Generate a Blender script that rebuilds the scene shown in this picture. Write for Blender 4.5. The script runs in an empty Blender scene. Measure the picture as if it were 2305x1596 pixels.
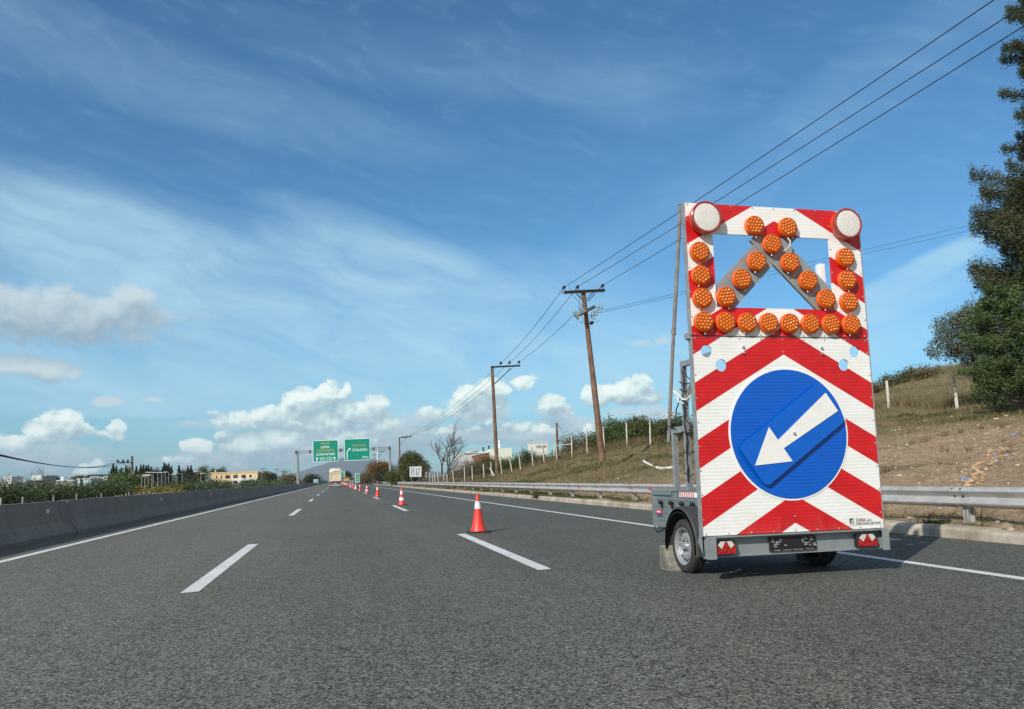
import bpy, bmesh, math, random
import numpy as np
from mathutils import Vector, Matrix, noise as mnoise
random.seed(7); rng=np.random.default_rng(11)
scene=bpy.context.scene; C=scene.collection
PI=math.pi
# ------------------------------------------------------------------ camera
# road runs along +Y, x to the right, z up; the eye sits 1.07 m above the asphalt
EYE=np.array([0,0,1.07]); FP,PX,PY=1730.,1152.,864.
def _basis():
    d=np.array([(757-PX)/FP,-(1083-PY)/FP,-1.]); Y=d/np.linalg.norm(d)
    e=np.array([(1757-PX)/FP,-(1055-PY)/FP,-1.]); n=np.cross(e,Y); Z=n/np.linalg.norm(n)
    if Z[1]<0: Z=-Z
    return np.array([np.cross(Y,Z),Y,Z])
RC=_basis()
cd=bpy.data.cameras.new('camera'); cam=bpy.data.objects.new('camera',cd); C.objects.link(cam)
M=Matrix.Identity(4)
for i in range(3):
    for j in range(3): M[i][j]=RC[i][j]
    M[i][3]=EYE[i]
cam.matrix_world=M
cd.sensor_width=36; cd.lens=36*FP/2304; cd.shift_y=66/2304; cd.clip_start=.05; cd.clip_end=40000
scene.camera=cam
def ray(x,y): return RC@np.array([(x-PX)/FP,-(y-PY)/FP,-1.])
def at(x,y,Y): r=ray(x,y); return r*(Y/r[1])+EYE
def atX(x,y,X): r=ray(x,y); return r*(X/r[0])+EYE
def azel(x,y):
    r=ray(x,y); r=r/np.linalg.norm(r); return math.atan2(r[0],r[1]),math.asin(r[2])
# ------------------------------------------------------------------ light
SUN_EL=math.radians(32.5); SD=Vector((.742*math.cos(SUN_EL),.670*math.cos(SUN_EL),-math.sin(SUN_EL)))
sl=bpy.data.lights.new('sun','SUN'); sl.energy=4.6; sl.angle=math.radians(.53); sl.color=(1,.945,.87)
so=bpy.data.objects.new('sun',sl); C.objects.link(so); so.rotation_euler=SD.to_track_quat('-Z','Y').to_euler()
scene.view_settings.view_transform='Standard'; scene.view_settings.look='None'
scene.view_settings.exposure=0; scene.view_settings.gamma=1
# ------------------------------------------------------------------ sky
world=bpy.data.worlds.new("World"); scene.world=world; world.use_nodes=True
class NT:
    def __init__(s,tree): s.t=tree; s.n=tree.nodes; s.l=tree.links
    def node(s,typ,**k):
        n=s.n.new(typ)
        for a,b in k.items(): setattr(n,a,b)
        return n
    def put(s,inp,v):
        if hasattr(v,'is_output') or isinstance(v,bpy.types.NodeSocket): s.l.new(v,inp)
        else: inp.default_value=v
    def m(s,op,a,b=None,c=None,clamp=False):
        n=s.node('ShaderNodeMath',operation=op,use_clamp=clamp); s.put(n.inputs[0],a)
        if b is not None: s.put(n.inputs[1],b)
        if c is not None: s.put(n.inputs[2],c)
        return n.outputs[0]
    def v(s,op,a,b=None,c=None):
        n=s.node('ShaderNodeVectorMath',operation=op); s.put(n.inputs[0],a)
        if b is not None: s.put(n.inputs[1],b)
        if c is not None: s.put(n.inputs[2],c)
        return n.outputs['Value'] if op in('DOT_PRODUCT','LENGTH') else n.outputs[0]
    def noise(s,vec,scale,detail=4,rough=.5,dist=0,out='Fac',dim='3D'):
        n=s.node('ShaderNodeTexNoise'); n.noise_dimensions=dim
        s.put(n.inputs['Vector'],vec); n.inputs['Scale'].default_value=scale; n.inputs['Detail'].default_value=detail
        n.inputs['Roughness'].default_value=rough; n.inputs['Distortion'].default_value=dist
        return n.outputs[out]
    def vor(s,vec,scale,feature='F1',out='Distance'):
        n=s.node('ShaderNodeTexVoronoi'); n.feature=feature
        s.put(n.inputs['Vector'],vec); n.inputs['Scale'].default_value=scale; return n.outputs[out]
    def ramp(s,f,stops,interp='LINEAR'):
        n=s.node('ShaderNodeValToRGB'); n.color_ramp.interpolation=interp; e=n.color_ramp.elements
        while len(e)<len(stops): e.new(.5)
        for k,(p,c) in enumerate(stops):
            e[k].position=p; e[k].color=(*c,1) if len(c)==3 else c
        s.put(n.inputs[0],f); return n.outputs[0]
    def mix(s,f,a,b,mode='MIX'):
        n=s.node('ShaderNodeMix',data_type='RGBA',blend_type=mode); s.put(n.inputs[0],f)
        s.put(n.inputs[6],a if not isinstance(a,tuple) else (*a,1)); s.put(n.inputs[7],b if not isinstance(b,tuple) else (*b,1))
        return n.outputs[2]
    def rng(s,v,a,b,c=0,d=1,smooth=True):
        n=s.node('ShaderNodeMapRange',interpolation_type='SMOOTHSTEP' if smooth else 'LINEAR',clamp=True) if smooth else s.node('ShaderNodeMapRange',clamp=True)
        s.put(n.inputs[0],v)
        for k,x in enumerate((a,b,c,d)): n.inputs[k+1].default_value=x
        return n.outputs[0]
    def comb(s,x,y,z=0.):
        n=s.node('ShaderNodeCombineXYZ'); s.put(n.inputs[0],x); s.put(n.inputs[1],y); s.put(n.inputs[2],z); return n.outputs[0]
W=NT(world.node_tree)
for n in list(W.n): W.n.remove(n)
tc=W.node('ShaderNodeTexCoord'); D=tc.outputs['Generated']
sep=W.node('ShaderNodeSeparateXYZ'); W.l.new(D,sep.inputs[0])
AZ=W.m('ARCTAN2',sep.outputs[0],sep.outputs[1]); EL=W.m('ARCSINE',sep.outputs[2])
P0=W.comb(AZ,EL)
sky=W.node('ShaderNodeTexSky',sky_type='NISHITA'); sky.sun_disc=False; sky.sun_elevation=SUN_EL
sky.sun_rotation=math.atan2(-SD.x,-SD.y)%(2*PI); sky.air_density=1.0; sky.dust_density=.6; sky.ozone_density=1.6; sky.altitude=100
def blobs(P,lst):
    out=None
    for (x,y,w,h,amp) in lst:
        a,e=azel(x,y); w/=FP; h/=FP
        q=W.v('MULTIPLY_ADD',P,(1/w,1/h,0),(-a/w,-e/h,0))
        d=W.m('MULTIPLY_ADD',W.v('DOT_PRODUCT',q,q),-amp,amp)
        out=d if out is None else W.m('MAXIMUM',out,d)
    return out
def rotblob(P,x,y,w,h,deg,amp=1):
    a,e=azel(x,y); w/=FP;h/=FP;t=math.radians(deg);c,s_=math.cos(t),math.sin(t)
    q=W.v('SUBTRACT',P,(a,e,0))
    u=W.v('DOT_PRODUCT',q,(c/w,s_/w,0)); v=W.v('DOT_PRODUCT',q,(-s_/h,c/h,0))
    return W.m('MULTIPLY_ADD',W.m('ADD',W.m('MULTIPLY',u,u),W.m('MULTIPLY',v,v)),-amp,amp)
# white crisp cumulus (picture-plane numbers converted to azimuth/elevation on the dome)
CU=[(112,972,62,30,1),(148,950,46,34,1),(185,962,36,20,.8),(262,968,26,26,.9),(250,982,30,16,.8),(10,1004,50,30,.7),(-30,985,40,26,.8),(190,1060,26,20,.8),(215,1046,16,14,.7),
 (560,942,78,26,1),(595,928,45,22,1),(510,950,40,14,.8),(690,905,58,44,1.1),(735,890,50,38,1),(672,945,50,36,1),(780,880,12,26,.9),(645,925,30,26,1),(790,925,55,36,1),(845,905,42,26,1),(720,950,80,36,1),
 (445,1004,40,18,1),(560,1000,78,32,1),(520,985,40,24,.9),(640,990,90,30,1),(600,1022,120,22,.9),(420,1030,55,12,.7),(860,950,50,34,.9),(760,985,110,34,1),
 (1060,892,50,34,1),(1105,878,55,30,1),(1030,915,40,26,.9),(1180,862,38,18,.9),(1200,852,22,12,.7),(1130,905,50,20,.9),(1238,908,32,24,.9),(1262,930,40,18,.8),(1215,962,30,16,.8),
 (1340,900,46,22,1),(1390,880,66,32,1),(1450,862,32,28,1),(1440,895,60,24,1),(1480,935,60,10,.7),(1330,890,30,24,.9),(1090,935,60,22,.8),
 (1180,965,90,20,.7),(1350,962,60,16,.7),(980,930,70,14,.6),(1010,965,80,20,.7)]
def billow(P):
    w=W.v('MULTIPLY_ADD',W.v('SUBTRACT',W.noise(P,70,4,.6,out='Color'),(.5,.5,.5)),(.016,.014,0),P)
    a=W.vor(W.v('MULTIPLY',w,(1,1.15,1)),44); b=W.vor(W.v('MULTIPLY',w,(1,1.1,1)),95)
    return W.m('ADD',W.m('MULTIPLY',W.m('SUBTRACT',.45,a),1.0),W.m('MULTIPLY',W.m('SUBTRACT',.45,b),.55))
def fbm(P):
    return W.m('ADD',W.m('MULTIPLY',W.m('SUBTRACT',W.noise(W.v('MULTIPLY',P,(1,1.2,1)),30,8,.62),.5),2.4),W.m('MULTIPLY',billow(P),.55))
wv=W.v('SUBTRACT',W.noise(P0,26,4,.5,out='Color'),(.5,.5,.5))
P1=W.v('MULTIPLY_ADD',wv,(.022,.016,0),P0)
CU=[(x,y,w*1.0,h*1.0,a*(1.35 if h>=30 else 1.0)) for x,y,w,h,a in CU]
B0=blobs(P1,CU); B2=blobs(W.v('ADD',P1,(-.006,.018,0)),CU)
F0=fbm(P1); F1=fbm(W.v('ADD',P1,(-.004,.0065,0)))
d0=W.m('ADD',B0,F0)
aC=W.m('MULTIPLY',W.rng(d0,.10,.50),.97)
bd=W.m('SUBTRACT',W.m('MAXIMUM',B0,-.5),W.m('MAXIMUM',B2,-.5))
shade=W.m('MULTIPLY_ADD',W.m('SUBTRACT',F0,F1),.66,.37)
shade=W.m('MULTIPLY_ADD',bd,.34,shade,clamp=True)
GR=[(60,705,330,70,1),(230,700,110,40,1),(300,672,55,38,1),(90,830,90,26,1),(20,820,80,26,1),(240,905,34,14,.8),(330,735,50,12,.6),(345,898,22,8,.6),
 (620,950,34,34,.8),(700,1015,260,36,1),(880,985,160,60,.9),(1120,975,240,30,.9),(1080,930,80,34,.9),(1300,955,190,26,.8),(1440,930,120,18,.8),(820,1010,200,50,.9),(500,955,110,16,.6),(90,1030,150,40,.7),(520,1035,180,26,.8),(1240,920,46,24,.7),(960,940,60,26,.7),(1490,768,60,12,.35),(1440,770,30,10,.4)]
g0=W.m('ADD',blobs(P1,GR),W.m('MULTIPLY',fbm(W.v('ADD',P1,(3,3,0))),.62)); g1=W.m('ADD',blobs(W.v('ADD',P1,(-.006,.02,0)),GR),W.m('MULTIPLY',fbm(W.v('ADD',P1,(2.994,3.012,0))),.62))
aG=W.m('MULTIPLY',W.rng(g0,-.02,.75),.82)
gsh=W.m('MULTIPLY_ADD',W.m('SUBTRACT',g0,g1),.7,.36,clamp=True)
# high veil of cirrus
ct,st=math.cos(math.radians(-14)),math.sin(math.radians(-14))
PR=W.comb(W.v('DOT_PRODUCT',P0,(ct,st,0)),W.v('DOT_PRODUCT',P0,(-st*3.6,ct*3.6,0)))
PR=W.v('MULTIPLY_ADD',W.v('SUBTRACT',W.noise(P0,5,3,.5,out='Color'),(.5,.5,.5)),(.35,.35,0),PR)
ci=W.noise(PR,4.2,7,.62); ci2=W.noise(W.v('ADD',PR,(5,2,0)),15,6,.62)
veil=None
for a in [(560,640,760,150,-12,1.0),(900,600,380,100,-20,1.1),(300,800,1100,190,-4,.95),(1250,720,520,160,-14,.75),(2080,605,190,30,20,1.7),(2060,660,220,40,14,.7),(1900,760,300,90,14,.65),(1420,225,260,70,-12,.22),(180,560,420,130,-6,.7),(1800,300,900,90,24,.22),(1100,150,700,80,-4,.2),(200,120,900,90,-8,.35),(1000,880,1400,160,0,.7)]:
    b=rotblob(P0,*a); b=W.m('MAXIMUM',b,0.); veil=b if veil is None else W.m('ADD',veil,b)
edge=W.rng(EL,azel(300,946)[1],azel(300,934)[1],.35,1)
veil=W.m('MINIMUM',veil,1.25)
aV=W.m('MULTIPLY',W.m('MULTIPLY_ADD',veil,W.m('MULTIPLY_ADD',W.m('SUBTRACT',ci,.5),1.9,.62),W.m('MULTIPLY',W.rng(ci2,.45,.85),.16)),edge)
aV=W.m('MULTIPLY',W.m('MAXIMUM',aV,0.),.66,clamp=True)
skc=W.mix(1.,sky.outputs[0],(.56,1.05,1.30),'MULTIPLY')
K=10.0   # world strength is .1: cloud colours below are display radiance times K
def kc(*c): return tuple(x*K for x in c)
col=W.mix(aV,skc,kc(.50,.78,.93))
gcol=W.mix(gsh,kc(.32,.42,.49),kc(.66,.76,.78)); col=W.mix(aG,col,gcol)
ccol=W.ramp(shade,[(0,(.36,.47,.55)),(.35,(.50,.60,.66)),(.7,(.78,.87,.87)),(1,(1.0,1.0,.98))])
ccol=W.mix(1.,ccol,(K*1.02,K*1.12,K*1.08),'MULTIPLY')
col=W.mix(aC,col,ccol)
# broken pale cloud added unseen behind the camera to make ambient light less blue
bk=W.m('MULTIPLY',W.rng(W.m('ABSOLUTE',AZ),1.0,1.7),W.rng(W.noise(D,2.2,5,.6),.36,.6,.35,.95)); col=W.mix(bk,col,kc(.54,.535,.52))
bg=W.node('ShaderNodeBackground'); W.l.new(col,bg.inputs[0]); bg.inputs[1].default_value=.1
wo=W.node('ShaderNodeOutputWorld'); W.l.new(bg.outputs[0],wo.inputs[0])
world.cycles.sampling_method='MANUAL'; world.cycles.sample_map_resolution=512
scene.cycles.max_bounces=6; scene.cycles.transparent_max_bounces=8
# ------------------------------------------------------------------ helpers
class MB:
    def __init__(s): s.v=[]; s.f=[]; s.mi=[]
    def add(s,vs,fs,mi=0):
        o=len(s.v); s.v+= [tuple(map(float,p)) for p in vs]; s.f+=[tuple(o+i for i in f) for f in fs]; s.mi+=[mi]*len(fs); return s
    def box(s,x0,x1,y0,y1,z0,z1,mi=0):
        return s.add([(x0,y0,z0),(x1,y0,z0),(x1,y1,z0),(x0,y1,z0),(x0,y0,z1),(x1,y0,z1),(x1,y1,z1),(x0,y1,z1)],
          [(0,3,2,1),(4,5,6,7),(0,1,5,4),(1,2,6,5),(2,3,7,6),(3,0,4,7)],mi)
    def bbox(s,x0,x1,y0,y1,z0,z1,b=.01,mi=0):  # bevelled box
        bm=bmesh.new(); bmesh.ops.create_cube(bm,size=1)
        for v in bm.verts: v.co=Vector(((x0+x1)/2+v.co.x*(x1-x0),(y0+y1)/2+v.co.y*(y1-y0),(z0+z1)/2+v.co.z*(z1-z0)))
        bmesh.ops.bevel(bm,geom=bm.edges[:],offset=b,segments=2,affect='EDGES',profile=.6)
        s.bm(bm,mi); return s
    def bm(s,bm,mi=0):
        bm.verts.index_update(); s.add([v.co[:] for v in bm.verts],[[v.index for v in f.verts] for f in bm.faces],mi); bm.free()
    def tube(s,pts,r,n=8,mi=0,cap=True):
        pts=[Vector(p) for p in pts]; k=len(pts); R=r if hasattr(r,'__len__') else [r]*k
        vs=[];fs=[]; up=None
        for i,p in enumerate(pts):
            t=(pts[min(i+1,k-1)]-pts[max(i-1,0)]).normalized()
            if up is None: up=t.orthogonal().normalized()
            a=(up-t*up.dot(t)).normalized(); up=a; b=t.cross(a)
            for j in range(n):
                g=2*PI*j/n+PI/n; vs.append(p+(a*math.cos(g)+b*math.sin(g))*R[i])
        for i in range(k-1):
            for j in range(n): fs.append((i*n+j,i*n+(j+1)%n,(i+1)*n+(j+1)%n,(i+1)*n+j))
        if cap: fs.append(tuple(range(n))[::-1]); fs.append(tuple((k-1)*n+j for j in range(n)))
        return s.add(vs,fs,mi)
    def lathe(s,prof,c,axis='z',n=24,mi=0,cap=True):   # prof: (radius, height)
        vs=[];fs=[];c=Vector(c)
        for r,h in prof:
            for j in range(n):
                a=2*PI*j/n; u,w=r*math.cos(a),r*math.sin(a)
                q={'z':(u,w,h),'y':(u,h,w),'x':(h,u,w)}[axis]; vs.append(c+Vector(q))
        k=len(prof)
        for i in range(k-1):
            for j in range(n): fs.append((i*n+j,i*n+(j+1)%n,(i+1)*n+(j+1)%n,(i+1)*n+j))
        if cap: fs.append(tuple(range(n))[::-1]); fs.append(tuple((k-1)*n+j for j in range(n)))
        return s.add(vs,fs,mi)
    def prism(s,poly,y0,y1,mi=0,plane='xz'):
        n=len(poly)
        mp={'xz':lambda a,b,d:(a,d,b),'yz':lambda a,b,d:(d,a,b),'xy':lambda a,b,d:(a,b,d)}[plane]
        vs=[mp(a,b,y0) for a,b in poly]+[mp(a,b,y1) for a,b in poly]
        return s.add(vs,[tuple(range(n))[::-1],tuple(range(n,2*n))]+[(i,(i+1)%n,n+(i+1)%n,n+i) for i in range(n)],mi)
    def flat(s,loops,Y,th,mi=0,mp=None):   # 2-D outline with holes, standing in the xz plane at depth Y, th thick
        cu=bpy.data.curves.new('t','CURVE'); cu.dimensions='2D'; cu.fill_mode='BOTH'; cu.extrude=th/2
        for l in loops:
            sp=cu.splines.new('POLY'); sp.points.add(len(l)-1); sp.use_cyclic_u=True
            for p,q in zip(sp.points,l): p.co=(q[0],q[1],0,1)
        s._cv(cu,Y,th,mi,mp); return s
    def _cv(s,cu,Y,th,mi,mp=None,fit=None):
        o=bpy.data.objects.new('t',cu); C.objects.link(o); bpy.context.view_layer.update()
        me=bpy.data.meshes.new_from_object(o.evaluated_get(bpy.context.evaluated_depsgraph_get()))
        V=np.array([v.co[:] for v in me.vertices]); F=[tuple(p.vertices) for p in me.polygons]
        bpy.data.objects.remove(o); bpy.data.curves.remove(cu); bpy.data.meshes.remove(me)
        if len(V)==0: return
        if fit:
            x0,z0,x1,z1=fit; a=V[:,0].min();b=V[:,0].max();c=V[:,1].min();d=V[:,1].max()
            V[:,0]=x0+(V[:,0]-a)/(b-a)*(x1-x0); V[:,1]=z0+(V[:,1]-c)/(d-c)*(z1-z0)
        if mp: Q=[mp(p[0],p[1],p[2]) for p in V]
        else: Q=[(p[0],Y+th/2-p[2],p[1]) for p in V]
        s.add(Q,F,mi)
    def text(s,str_,fit,Y,th=.004,mi=0,mp=None,off=.0):
        cu=bpy.data.curves.new('t','FONT'); cu.body=str_; cu.extrude=th/2; cu.resolution_u=2; cu.offset=off
        s._cv(cu,Y,th,mi,mp,fit); return s
    def build(s,name,mats,parent=None,smooth=False,origin=None):
        me=bpy.data.meshes.new(name)
        o=bpy.data.objects.new(name,me); C.objects.link(o)
        L=ORG.get(parent.name,Vector((0,0,0))) if parent else (Vector(origin) if origin is not None else Vector((0,0,0)))
        me.from_pydata([(x-L.x,y-L.y,z-L.z) for x,y,z in s.v],[],s.f)
        if not isinstance(mats,(list,tuple)): mats=[mats]
        for m in mats: me.materials.append(m)
        if len(mats)>1: me.polygons.foreach_set('material_index',s.mi)
        if smooth:
            me.shade_smooth(); 
            try: me.set_sharp_from_angle(angle=math.radians(38))
            except Exception: pass
        me.validate(); me.update()
        if parent: o.parent=parent; ORG[o.name]=L
        else: o.location=L; ORG[o.name]=L
        return o
ORG={}
def thing(name,label,cat,loc=(0,0,0),group=None):
    o=bpy.data.objects.new(name,None); C.objects.link(o); o.location=loc; o.empty_display_size=.2
    ORG[o.name]=Vector(loc); tag(o,label,cat,group); return o
def tag(o,label,cat,group=None,kind=None):
    if label: o['label']=label
    if cat: o['category']=cat
    if group: o['group']=group
    if kind: o['kind']=kind
    return o
def struct(o,label=None): o['kind']='structure'; return o
def npmesh(name,V,F,mat,parent=None,mats=None,mi=None,origin=(0,0,0)):
    me=bpy.data.meshes.new(name); k=F.shape[1]; L=np.array(ORG[parent.name][:]) if parent else np.array(origin,float)
    me.vertices.add(len(V)); me.vertices.foreach_set('co',(V-L).astype(np.float32).ravel())
    me.loops.add(F.size); me.loops.foreach_set('vertex_index',F.astype(np.int32).ravel())
    me.polygons.add(len(F)); me.polygons.foreach_set('loop_start',np.arange(0,F.size,k,dtype=np.int32)); me.polygons.foreach_set('loop_total',np.full(len(F),k,dtype=np.int32))
    me.materials.append(mat); me.update(); me.validate()
    o=bpy.data.objects.new(name,me); C.objects.link(o)
    if parent: o.parent=parent
    else: o.location=L
    ORG[o.name]=Vector(L); return o
# ------------------------------------------------------------------ materials
def mat(name,col=(.5,.5,.5),rough=.6,metal=0,var=0,vscale=8,bump=0,bscale=60,spec=None,col2=None,coord='Object',emit=0,trans=0):
    m=bpy.data.materials.new(name); m.use_nodes=True; N=NT(m.node_tree); b=N.n['Principled BSDF']
    b.inputs['Roughness'].default_value=rough; b.inputs['Metallic'].default_value=metal
    if spec is not None: b.inputs['Specular IOR Level'].default_value=spec
    t=N.node('ShaderNodeTexCoord').outputs[coord]
    c2=col2 or tuple(max(0,x*(1-var)) for x in col); c1=tuple(min(1,x*(1+var*.5)) for x in col)
    nz=N.noise(t,vscale,5,.6); 
    c=N.ramp(nz,[(.32,c2),(.68,c1)]); N.l.new(c,b.inputs['Base Color'])
    if bump:
        bn=N.node('ShaderNodeBump'); bn.inputs['Strength'].default_value=bump; bn.inputs['Distance'].default_value=.01
        N.l.new(N.noise(t,bscale,4,.6),bn.inputs['Height']); N.l.new(bn.outputs[0],b.inputs['Normal'])
    m['_n']=1
    return m
def leafmat(name,c1,c2,c3,rough=.55,trans=.25,scale=.7):
    m=bpy.data.materials.new(name); m.use_nodes=True; N=NT(m.node_tree); b=N.n['Principled BSDF']
    g=N.node('ShaderNodeNewGeometry'); t=N.node('ShaderNodeTexCoord').outputs['Object']
    r=g.outputs['Random Per Island']
    c=N.ramp(N.m('ADD',N.m('MULTIPLY',r,.55),N.m('MULTIPLY',N.noise(t,scale,3,.6),.55)),[(.2,c1),(.55,c2),(.9,c3)])
    N.l.new(c,b.inputs['Base Color']); b.inputs['Roughness'].default_value=rough; b.inputs['Specular IOR Level'].default_value=.25
    if trans:
        tr=N.node('ShaderNodeBsdfTranslucent'); N.l.new(c,tr.inputs[0]); ms=N.node('ShaderNodeMixShader'); ms.inputs[0].default_value=trans
        N.l.new(b.outputs[0],ms.inputs[1]); N.l.new(tr.outputs[0],ms.inputs[2]); N.l.new(ms.outputs[0],N.n['Material Output'].inputs[0])
    return m
def asphalt_mat():
    m=bpy.data.materials.new('asphalt'); m.use_nodes=True; N=NT(m.node_tree); b=N.n['Principled BSDF']
    t=N.node('ShaderNodeTexCoord').outputs['Object']
    big=N.noise(t,.35,4,.6); sx=N.node('ShaderNodeSeparateXYZ'); N.l.new(t,sx.inputs[0])
    track=N.m('ABSOLUTE',N.m('SINE',N.m('MULTIPLY',N.m('SUBTRACT',sx.outputs[0],.45),PI/1.85)))  # wheel paths
    streak=N.noise(N.v('MULTIPLY',t,(1,.06,1)),2.2,5,.6)
    grain=N.noise(t,78,2,.7); chips=N.vor(t,82,out='Color'); c2_=N.vor(N.v('ADD',t,(3,3,0)),34,out='Color'); cs2=N.node('ShaderNodeSeparateXYZ'); N.l.new(c2_,cs2.inputs[0]); cs=N.node('ShaderNodeSeparateXYZ'); N.l.new(chips,cs.inputs[0])
    base=N.ramp(N.m('ADD',N.m('MULTIPLY',big,.5),N.m('MULTIPLY',streak,.5)),[(.3,(.084,.090,.074)),(.7,(.128,.134,.112))])
    base=N.mix(N.m('MULTIPLY',track,.16),base,(.15,.15,.128))
    lft=N.rng(N.m('ADD',sx.outputs[0],N.m('MULTIPLY',N.noise(N.v('MULTIPLY',t,(1,.3,1)),.9,4,.6),1.6)),.9,-1.2,0,.30); base=N.mix(lft,base,(.19,.187,.155))
    dust=N.rng(N.noise(N.v('MULTIPLY',t,(1,.25,1)),.8,5,.65),.5,.75,0,.22); base=N.mix(dust,base,(.18,.175,.15))
    lane=N.rng(sx.outputs[0],2.62,2.9); base=N.mix(N.m('MULTIPLY',lane,.38),base,(.070,.076,.072))
    gg=N.m('ADD',N.m('MULTIPLY_ADD',N.m('POWER',cs.outputs[1],1.5),1.45,.36),N.m('MULTIPLY',N.m('SUBTRACT',cs2.outputs[1],.5),.42)); gg=N.m('ADD',gg,N.m('MULTIPLY',N.m('SUBTRACT',grain,.5),2.2)); gg=N.m('MAXIMUM',gg,.15)
    gc=N.comb(gg,gg,gg); base=N.mix(1.,base,gc,'MULTIPLY')
    jx=N.m('ABSOLUTE',N.m('SUBTRACT',sx.outputs[0],N.m('MULTIPLY_ADD',N.noise(N.v('MULTIPLY',t,(0,1,0)),.8,5,.7),.10,2.62)))
    base=N.mix(N.rng(jx,.030,.008,0,.14),base,(.03,.032,.03))
    pt=N.rng(N.noise(N.v('MULTIPLY',t,(1,.35,1)),1.7,3,.4),.70,.74,0,.35); base=N.mix(pt,base,(.06,.06,.055))
    ch=N.m('GREATER_THAN',cs.outputs[0],.975); base=N.mix(N.m('MULTIPLY',ch,.7),base,(.30,.30,.29))
    N.l.new(base,b.inputs['Base Color']); b.inputs['Roughness'].default_value=.82; b.inputs['Specular IOR Level'].default_value=.22
    bn=N.node('ShaderNodeBump'); bn.inputs['Strength'].default_value=.55; bn.inputs['Distance'].default_value=.006
    N.l.new(grain,bn.inputs['Height']); N.l.new(bn.outputs[0],b.inputs['Normal']); return m
def paint_mat(name='road_paint'):
    m=bpy.data.materials.new(name); m.use_nodes=True; N=NT(m.node_tree); b=N.n['Principled BSDF']
    t=N.node('ShaderNodeTexCoord').outputs['Object']
    w=N.rng(N.m('ADD',N.noise(t,60,4,.75),N.m('MULTIPLY',N.noise(t,3,3,.6),.3)),.66,.76); big=N.noise(t,1.5,4,.6)
    c=N.ramp(big,[(.3,(.62,.63,.61)),(.7,(.76,.77,.75))]); c=N.mix(N.m('MULTIPLY',w,.7),c,(.2,.2,.19))
    N.l.new(c,b.inputs['Base Color']); b.inputs['Roughness'].default_value=.65; return m
def concrete_mat(name,c1,c2,stain=.5):
    m=bpy.data.materials.new(name); m.use_nodes=True; N=NT(m.node_tree); b=N.n['Principled BSDF']
    t=N.node('ShaderNodeTexCoord').outputs['Object']
    a=N.noise(t,1.3,6,.65); s=N.noise(N.v('MULTIPLY',t,(1,1,.08)),7,5,.7)
    c=N.ramp(a,[(.3,c1),(.7,c2)]); c=N.mix(N.m('MULTIPLY',N.rng(s,.5,.7),stain),c,tuple(x*.45 for x in c1))
    f=N.noise(t,60,3,.6); ff=N.m('MULTIPLY_ADD',N.m('SUBTRACT',f,.5),.5,1); c=N.mix(1.,c,N.comb(ff,ff,ff),'MULTIPLY')
    N.l.new(c,b.inputs['Base Color']); b.inputs['Roughness'].default_value=.85
    bn=N.node('ShaderNodeBump'); bn.inputs['Strength'].default_value=.35; bn.inputs['Distance'].default_value=.01
    N.l.new(N.noise(t,25,5,.7),bn.inputs['Height']); N.l.new(bn.outputs[0],b.inputs['Normal']); return m
CX=4.44
def chevron_mat():
    m=bpy.data.materials.new('chevron_sheeting'); m.use_nodes=True; N=NT(m.node_tree); b=N.n['Principled BSDF']
    g=N.node('ShaderNodeTexCoord').outputs['Object']; s=N.node('ShaderNodeSeparateXYZ'); N.l.new(g,s.inputs[0])
    ax=N.m('ABSOLUTE',N.m('SUBTRACT',s.outputs[0],CX-4.45))      # object origin is at x 4.45
    q=N.m('DIVIDE',N.m('SUBTRACT',3.63,N.m('ADD',s.outputs[2],N.m('MULTIPLY',ax,.57))),.563)
    red=N.m('LESS_THAN',N.m('FRACT',N.m('ADD',q,10)),.5)
    dirt=N.noise(g,5,5,.7); grain=N.noise(g,180,2,.5)
    wc=N.ramp(dirt,[(.3,(.74,.75,.72)),(.6,(.81,.82,.80))]); rc=N.ramp(dirt,[(.35,(.50,.008,.012)),(.6,(.60,.012,.016))])
    wh=N.rng(N.noise(N.v('MULTIPLY',g,(1,1,3)),9,4,.8),.62,.8,0,.12); rc=N.mix(wh,rc,(.7,.3,.3))
    c=N.mix(red,wc,rc); gr=N.rng(N.m('ADD',s.outputs[2],N.m('MULTIPLY',N.noise(N.v('MULTIPLY',g,(3,1,.6)),5,5,.7),.7)),.95,.7,0,.09); c=N.mix(gr,c,(.42,.39,.33)); sc_=N.rng(N.noise(N.v('MULTIPLY',g,(1,1,14)),6,3,.5),.72,.76,0,.2); c=N.mix(sc_,c,(.6,.58,.55)); rib=N.m('SINE',N.m('MULTIPLY',s.outputs[2],2*PI/.034))
    gl=N.m('GREATER_THAN',rib,.86); k=N.m('MULTIPLY_ADD',gl,-.07,1); c=N.mix(1.,c,N.comb(k,k,k),'MULTIPLY')
    N.l.new(c,b.inputs['Base Color']); b.inputs['Roughness'].default_value=.38
    bn=N.node('ShaderNodeBump'); bn.inputs['Strength'].default_value=.2; bn.inputs['Distance'].default_value=.002
    N.l.new(rib,bn.inputs['Height']); N.l.new(bn.outputs[0],b.inputs['Normal']); return m
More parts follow.
